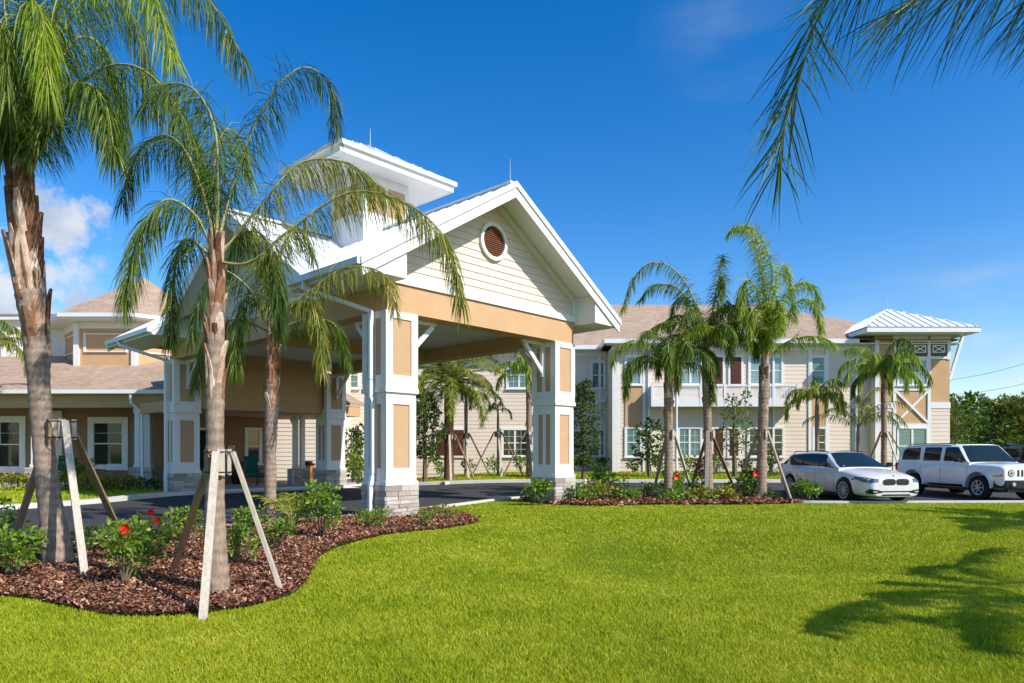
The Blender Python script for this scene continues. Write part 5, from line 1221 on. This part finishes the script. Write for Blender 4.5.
def greenhouse(root, pr, mat, wbase, wroof, zb, soft=.06):
    wbx, wbz = pr['wb']; wtx, wtz = pr['wt']; rtx, rtz = pr['rt']; rbx, rbz = pr['rb']
    st = []
    for k in range(4): t = k/3; st.append((rbx+(rtx-rbx)*t, rbz+(rtz-rbz)*t))
    for k in range(1, 6): t = k/6; st.append((rtx+(wtx-rtx)*t, rtz+(wtz-rtz)*t+.035*math.sin(math.pi*t)))
    for k in range(5): t = k/4; st.append((wtx+(wbx-wtx)*t, wtz+(wbz-wtz)*t))
    vs = []; zr_ = max(wtz, rtz)
    for x_, zt in st:
        w = lambda z: wbase+(wroof-wbase)*max(0, (z-zb))/(zr_-zb)
        tp = .055 if zt > zb+.1 else .0
        e = 1 if x_ > rtx-.02 else .93
        half = [(w(zb)*e, zb-.12), (w(zb+(zt-zb)*.5)*e, zb+(zt-zb)*.5), (w(zt-.05)*e, zt-tp), ((w(zt)-.05)*e, zt-tp*.25), (w(zt)*.55*e, zt+.015), (0, zt+.022)]
        row = half+[(-a, b) for a, b in half[-2::-1]]; vs += [(x_, a, b) for a, b in row]
    K = 11; fs = [(i*K+k, i*K+k+1, (i+1)*K+k+1, (i+1)*K+k) for i in range(len(st)-1) for k in range(K-1)]; fs += [tuple(range(K)), tuple((len(st)-1)*K+k for k in range(K))]
    m = MB(); m.add(vs, fs); o = m.build('cabin', M[mat], root, smooth=True); o.data.set_sharp_from_angle(angle=R(35)); 
    sl_ = Vector((wtz-wbz, 0, wbx-wtx)).normalized(); up_ = Vector((wtx-wbx, 0, wtz-wbz)); L = up_.length; up_.normalize()
    wb_ = wbase-.05; wt_ = wroof-.075
    ws = decal('windscreen', root, [o], [(-wb_, .03), (wb_, .03), (wt_, L-.03), (-wt_, L-.03)], sl_, (0, 1, 0), up_, 'windscreen', .006, 6, (wbx, 0, wbz))
    rl = Vector((-(rtz-rbz), 0, rtx-rbx)).normalized(); ur = Vector((rtx-rbx, 0, rtz-rbz)); Lr = ur.length; ur.normalize()
    decal('rear_window', root, [o], [(-wb_*.85, .05), (wb_*.85, .05), (wt_*.85, Lr-.05), (-wt_*.85, Lr-.05)], rl, (0, 1, 0), ur, 'carglass', .006, 4, (rbx, 0, rbz))
    return o
def mirror(root, x_, y_, z_, s, mat):
    m = MB(); n = 8; vs = []
    for j, (dx_, sc) in enumerate(((.11, .45), (.05, .95), (-.04, 1.0))):
        for k in range(n): a = 2*math.pi*(k+.5)/n; vs.append((x_+dx_, s*(y_+.10)+math.cos(a)*.105*sc, z_+.07+math.sin(a)*.075*sc))
    m.add(vs, [(j*n+k, j*n+(k+1) % n, (j+1)*n+(k+1) % n, (j+1)*n+k) for j in range(2) for k in range(n)]+[tuple(range(n)), tuple(2*n+k for k in range(n))])
    m.bar((x_+.02, s*(y_-.06), z_-.01), (x_+.02, s*(y_+.06), z_+.03), .05, .035); return m.build('wing_mirror', M[mat], root)

# white wagon
def place_car(fx, fy_, rx, ry, xf, name, label, cat, group=None):
    d = Vector((fx-rx, fy_-ry, 0)).normalized(); ang = math.atan2(d.y, d.x)
    right = Vector((d.y, -d.x, 0))     # near (camera) side of car is its right side
    c = Vector((fx, fy_, 0))-d*xf-right*.80
    return empty(name, (c.x, c.y, .02), ang, label, cat, group)
wg = place_car(9.50, 19.42, 9.11, 22.15, 1.4, 'station_wagon', 'white estate car with black twin oval grille parked beside the palm bed', 'car')
st = [(-2.29, .60, .40, .80, .82, .03), (-2.27, .76, .32, .90, .93, .04), (-2.05, .85, .23, .955, .985, .05), (-1.41, .895, .18, .96, .98, .05), (-.5, .905, .17, .94, .95, .05), (.4, .905, .17, .925, .945, .05), (1.02, .90, .17, .905, .965, .06), (1.4, .895, .17, .86, .93, .07), (1.85, .88, .17, .79, .875, .09), (2.15, .84, .17, .72, .81, .08), (2.29, .78, .17, .67, .755, .06), (2.365, .70, .175, .63, .71, .04), (2.385, .66, .19, .60, .67, .03), (2.39, .6, .22, .57, .64, .02)]
body = car_body(wg, st, None, 'carwhite', (-1.41, 1.4), .325, .372, .9)
gh = greenhouse(wg, dict(wb=(1.10, .94), wt=(.22, 1.385), rt=(-1.72, 1.35), rb=(-2.22, .97)), 'carwhite', .83, .60, .93)
X_, Z_ = (1, 0, 0), (0, 0, 1)
for xx in (1.4, -1.41):
    for s in (-1, 1): wheel(wg, xx, s*.79, .325, .22, 10, 'alloy', .76, s)
for s in (-1, 1):
    F_ = (1, 0, 0); Y_ = (0, s, 0)
    gr = decal('grille', wg, [body], rrect(.025, .375, .515, .665, .06), F_, Y_, Z_, 'black', .012, 3)
    decal('grille_surround', wg, [body], rrect(.005, .395, .50, .68, .07), F_, Y_, Z_, 'lamp', .006, 3)
    d_ = Vector((.75, s*.66, 0)); tg = Vector((-.66, s*.75, 0))
    hl = decal('headlamp', wg, [body], [(-1.20, .585), (-1.0, .56), (-.80, .575), (-.57, .66), (-.56, .72), (-.80, .715), (-1.20, .665)], d_, tg, Z_, 'lamp', .008, 3)
    for tt in (-1.05, -.86): decal('lamp_ring', hl, [body], [(tt+.05*math.cos(q), .63+.045*math.sin(q)) for q in [k*math.pi/6 for k in range(12)]], d_, tg, Z_, 'chrome', .014, 1)
    decal('air_intake', wg, [body], [(.40, .30), (.76, .25), (.80, .33), (.74, .40), (.52, .37), (.40, .335)], F_, Y_, Z_, 'black', .008, 3)
    decal('fog_lamp', wg, [body], rrect(.55, .68, .305, .345, .018), F_, Y_, Z_, 'alloy', .014, 1)
    sd = (0, s, 0)
    decal('side_glass', wg, [gh], [(1.0, .975), (.62, 1.17), (.22, 1.325), (-.3, 1.345), (-1.0, 1.335), (-1.62, 1.295), (-1.93, 1.12), (-2.02, 1.0), (-1.8, .975)], sd, X_, Z_, 'carglass', .006, 3)
    for xd in (.05, -.85, -1.5): decal('door_pillar', wg, [gh], [(xd+.03, .975), (xd, 1.33), (xd-.05, 1.33), (xd-.03, .975)], sd, X_, Z_, 'black', .010, 3)
    for xd in (.93, .02, -.95): decal('door_seam', wg, [body], [(xd, .26), (xd+.012, .26), (xd+.002, .93), (xd-.01, .93)], sd, X_, Z_, 'black', .002, 5)
    decal('sill_trim', wg, [body], [(-1.0, .17), (1.0, .17), (1.0, .225), (-1.0, .225)], sd, X_, Z_, 'black', .006, 4)
    for xx in (.12, -.80): MB().box(xx-.0, xx+.18, s*.9-.02, s*.9+.025, .80, .825).build('door_handle', M['carwhite'], wg, bevel=.006)
    mirror(wg, .80, .90, .96, s, 'black')
    m = MB(); m.tube([(-1.7, s*.565, 1.36), (-1.6, s*.56, 1.405), (-.6, s*.56, 1.435), (.1, s*.56, 1.42), (.2, s*.56, 1.39)], .014, 6); m.build('roof_rail', M['black'], wg)
    decal('tail_lamp', wg, [body], [(-2.26, .80), (-2.02, .82), (-2.0, .90), (-2.24, .90)], sd, X_, Z_, 'red', .006, 2)
    decal('indicator', wg, [body], [(1.72, .63), (1.84, .635), (1.84, .66), (1.72, .655)], sd, X_, Z_, 'black', .006, 1)
decal('lower_intake', wg, [body], [(-.5, .315), (.5, .315), (.46, .345), (-.46, .345)], (1, 0, 0), (0, 1, 0), Z_, 'black', .009, 4)
decal('lower_lip', wg, [body], [(-.45, .215), (.45, .215), (.4, .255), (-.4, .255)], (1, 0, 0), (0, 1, 0), Z_, 'black', .008, 4)
MB().box(-2.0, 1.9, -.7, .7, .13, .3).build('underbody', M['black'], wg)
decal('bonnet_badge', wg, [body], [(.035*math.cos(k*math.pi/6), .035*math.sin(k*math.pi/6)) for k in range(12)], (.5, 0, .85), (0, 1, 0), (-.85, 0, .5), 'lamp', .008, 1, (2.30, 0, .755))

def boxy(name, fx, fy_, rx, ry, paint, label):
    root = place_car(fx, fy_, rx, ry, 1.32, name, label, 'car')
    st = [(-2.17, .76, .40, .98, 1.0, .02), (-2.15, .84, .33, 1.05, 1.07, .03), (-2.0, .875, .30, 1.075, 1.09, .03), (-1.3, .885, .29, 1.075, 1.09, .03), (0, .885, .29, 1.07, 1.08, .03), (.9, .885, .29, 1.06, 1.10, .03), (1.3, .885, .29, 1.05, 1.10, .04), (1.9, .88, .30, 1.03, 1.08, .04), (2.08, .865, .31, 1.01, 1.06, .04), (2.15, .84, .33, .97, 1.02, .03), (2.18, .82, .35, .93, .97, .02), (2.19, .80, .37, .90, .93, .02)]
    bd = car_body(root, st, None, paint, (-1.32, 1.32), .355, .455, .885)
    gh = greenhouse(root, dict(wb=(.98, 1.07), wt=(.45, 1.62), rt=(-2.02, 1.60), rb=(-2.14, 1.08)), paint, .845, .70, 1.06)
    for xx in (1.32, -1.32):
        for s in (-1, 1): wheel(root, xx, s*.77, .355, .22, 7, 'alloy', .62, s)
    for s in (-1, 1):
        F_ = (1, 0, 0); Y_ = (0, s, 0); sd = (0, s, 0)
        circ = lambda cx_, cz_, r_: [(cx_+r_*math.cos(k*math.pi/10), cz_+r_*math.sin(k*math.pi/10)) for k in range(20)]
        hl = decal('headlamp', root, [bd], circ(.60, .80, .105), F_, Y_, Z_, 'black', .008, 1); decal('lamp_lens', hl, [bd], circ(.60, .80, .088), F_, Y_, Z_, 'alloy', .016, 1); decal('bulb', hl, [bd], circ(.60, .80, .035), F_, Y_, Z_, 'lamp', .022, 1)
        d_ = Vector((.7, s*.7, 0)).normalized(); tg = Vector((-.7, s*.7, 0)).normalized()
        decal('indicator', root, [bd], [(-.93, .70), (-.70, .68), (-.66, .73), (-.93, .77)], d_, tg, Z_, 'amber', .008, 2)
        decal('side_glass', root, [gh], [(.84, 1.12), (.46, 1.52), (.40, 1.55), (-.02, 1.55), (-.05, 1.53), (-.05, 1.12)], sd, X_, Z_, 'carglass', .006, 3)
        decal('side_glass', root, [gh], rrect(-.92, -.20, 1.12, 1.55, .04), sd, X_, Z_, 'carglass', .006, 1)
        decal('side_glass', root, [gh], [(-1.07, 1.14), (-1.12, 1.54), (-1.72, 1.53), (-1.86, 1.50), (-1.90, 1.14)], sd, X_, Z_, 'carglass', .006, 3)
        for xd in (.93, -.12, -.98): decal('door_seam', root, [bd], [(xd, .42), (xd+.012, .42), (xd+.002, 1.07), (xd-.01, 1.07)], sd, X_, Z_, 'black', .003, 4)
        decal('side_cladding', root, [bd], [(-.88, .28), (.88, .28), (.88, .42), (-.88, .42)], sd, X_, Z_, 'black', .012, 4)
        for xx in (.0, -.85): MB().box(xx, xx+.17, s*.885-.01, s*.885+.03, .93, .96).build('door_handle', M[paint], root, bevel=.006)
        mirror(root, .68, .90, 1.10, s, 'black')
        for xx in (1.32, -1.32):
            n = 16; m = MB(); vs = []
            for k in range(n+1):
                a = math.pi*k/n-.0
                for rr_, yy in ((.455, .86), (.455, .905), (.50, .90), (.50, .87)): vs.append((xx+math.cos(a)*rr_, s*yy, .36+math.sin(a)*rr_))
            m.add(vs, [(k*4+j, k*4+(j+1) % 4, (k+1)*4+(j+1) % 4, (k+1)*4+j) for k in range(n) for j in range(4)]); m.build('wheel_arch_trim', M[paint], root, smooth=True)
        m = MB(); m.tube([(-1.8, s*.62, 1.61), (-1.7, s*.62, 1.66), (.1, s*.62, 1.665), (.2, s*.62, 1.62)], .016, 6); m.build('roof_rail', M['black'], root)
        MB().box(-2.19, -2.1, s*.78-.06, s*.78+.06, .78, 1.02).build('tail_lamp', M['red'], root)
    for k in range(7): decal('grille_slot', root, [bd], rrect(-.405+k*.125, -.345+k*.125, .70, .90, .025, 2), (1, 0, 0), (0, 1, 0), Z_, 'black', .008, 1)
    m = MB(); m.prism([(1.85, -.875, .36), (2.20, -.80, .36), (2.29, -.5, .36), (2.31, 0, .36), (2.29, .5, .36), (2.20, .80, .36), (1.85, .875, .36)], (0, 0, .24)); m.build('front_bumper', M['black'], root, bevel=.02)
    m = MB(); m.box(1.9, 2.2, -.72, .72, .27, .36); m.build('air_dam', M['black'], root)
    for s in (-1, 1): m = MB(); m.tube([(2.2, s*.6, .49), (2.295, s*.6, .49)], .055, 14); m.build('fog_lamp', M['alloy'], root)
    m = MB(); m.prism([(-2.1, -.85, .38), (-2.28, -.75, .38), (-2.28, .75, .38), (-2.1, .85, .38)], (0, 0, .2)); m.build('rear_bumper', M['black'], root)
    MB().box(-1.9, 1.9, -.7, .7, .24, .4).build('underbody', M['black'], root)
    m = MB(); m.tube([(1.0, -.78, 1.08), (.95, -.78, 1.85)], .005, 4); m.build('aerial', M['black'], root)
    return root
boxy('off_roader', 13.80, 20.15, 13.42, 22.77, 'suvwhite', 'boxy white off-roader with black bumper and slotted grille parked right of the estate')
boxy('parked_car', 20.6, 25.0, 20.25, 27.6, 'cardark', 'dark car at the right edge behind the white off-roader')
bpy.data.scenes[0].frame_set(1)
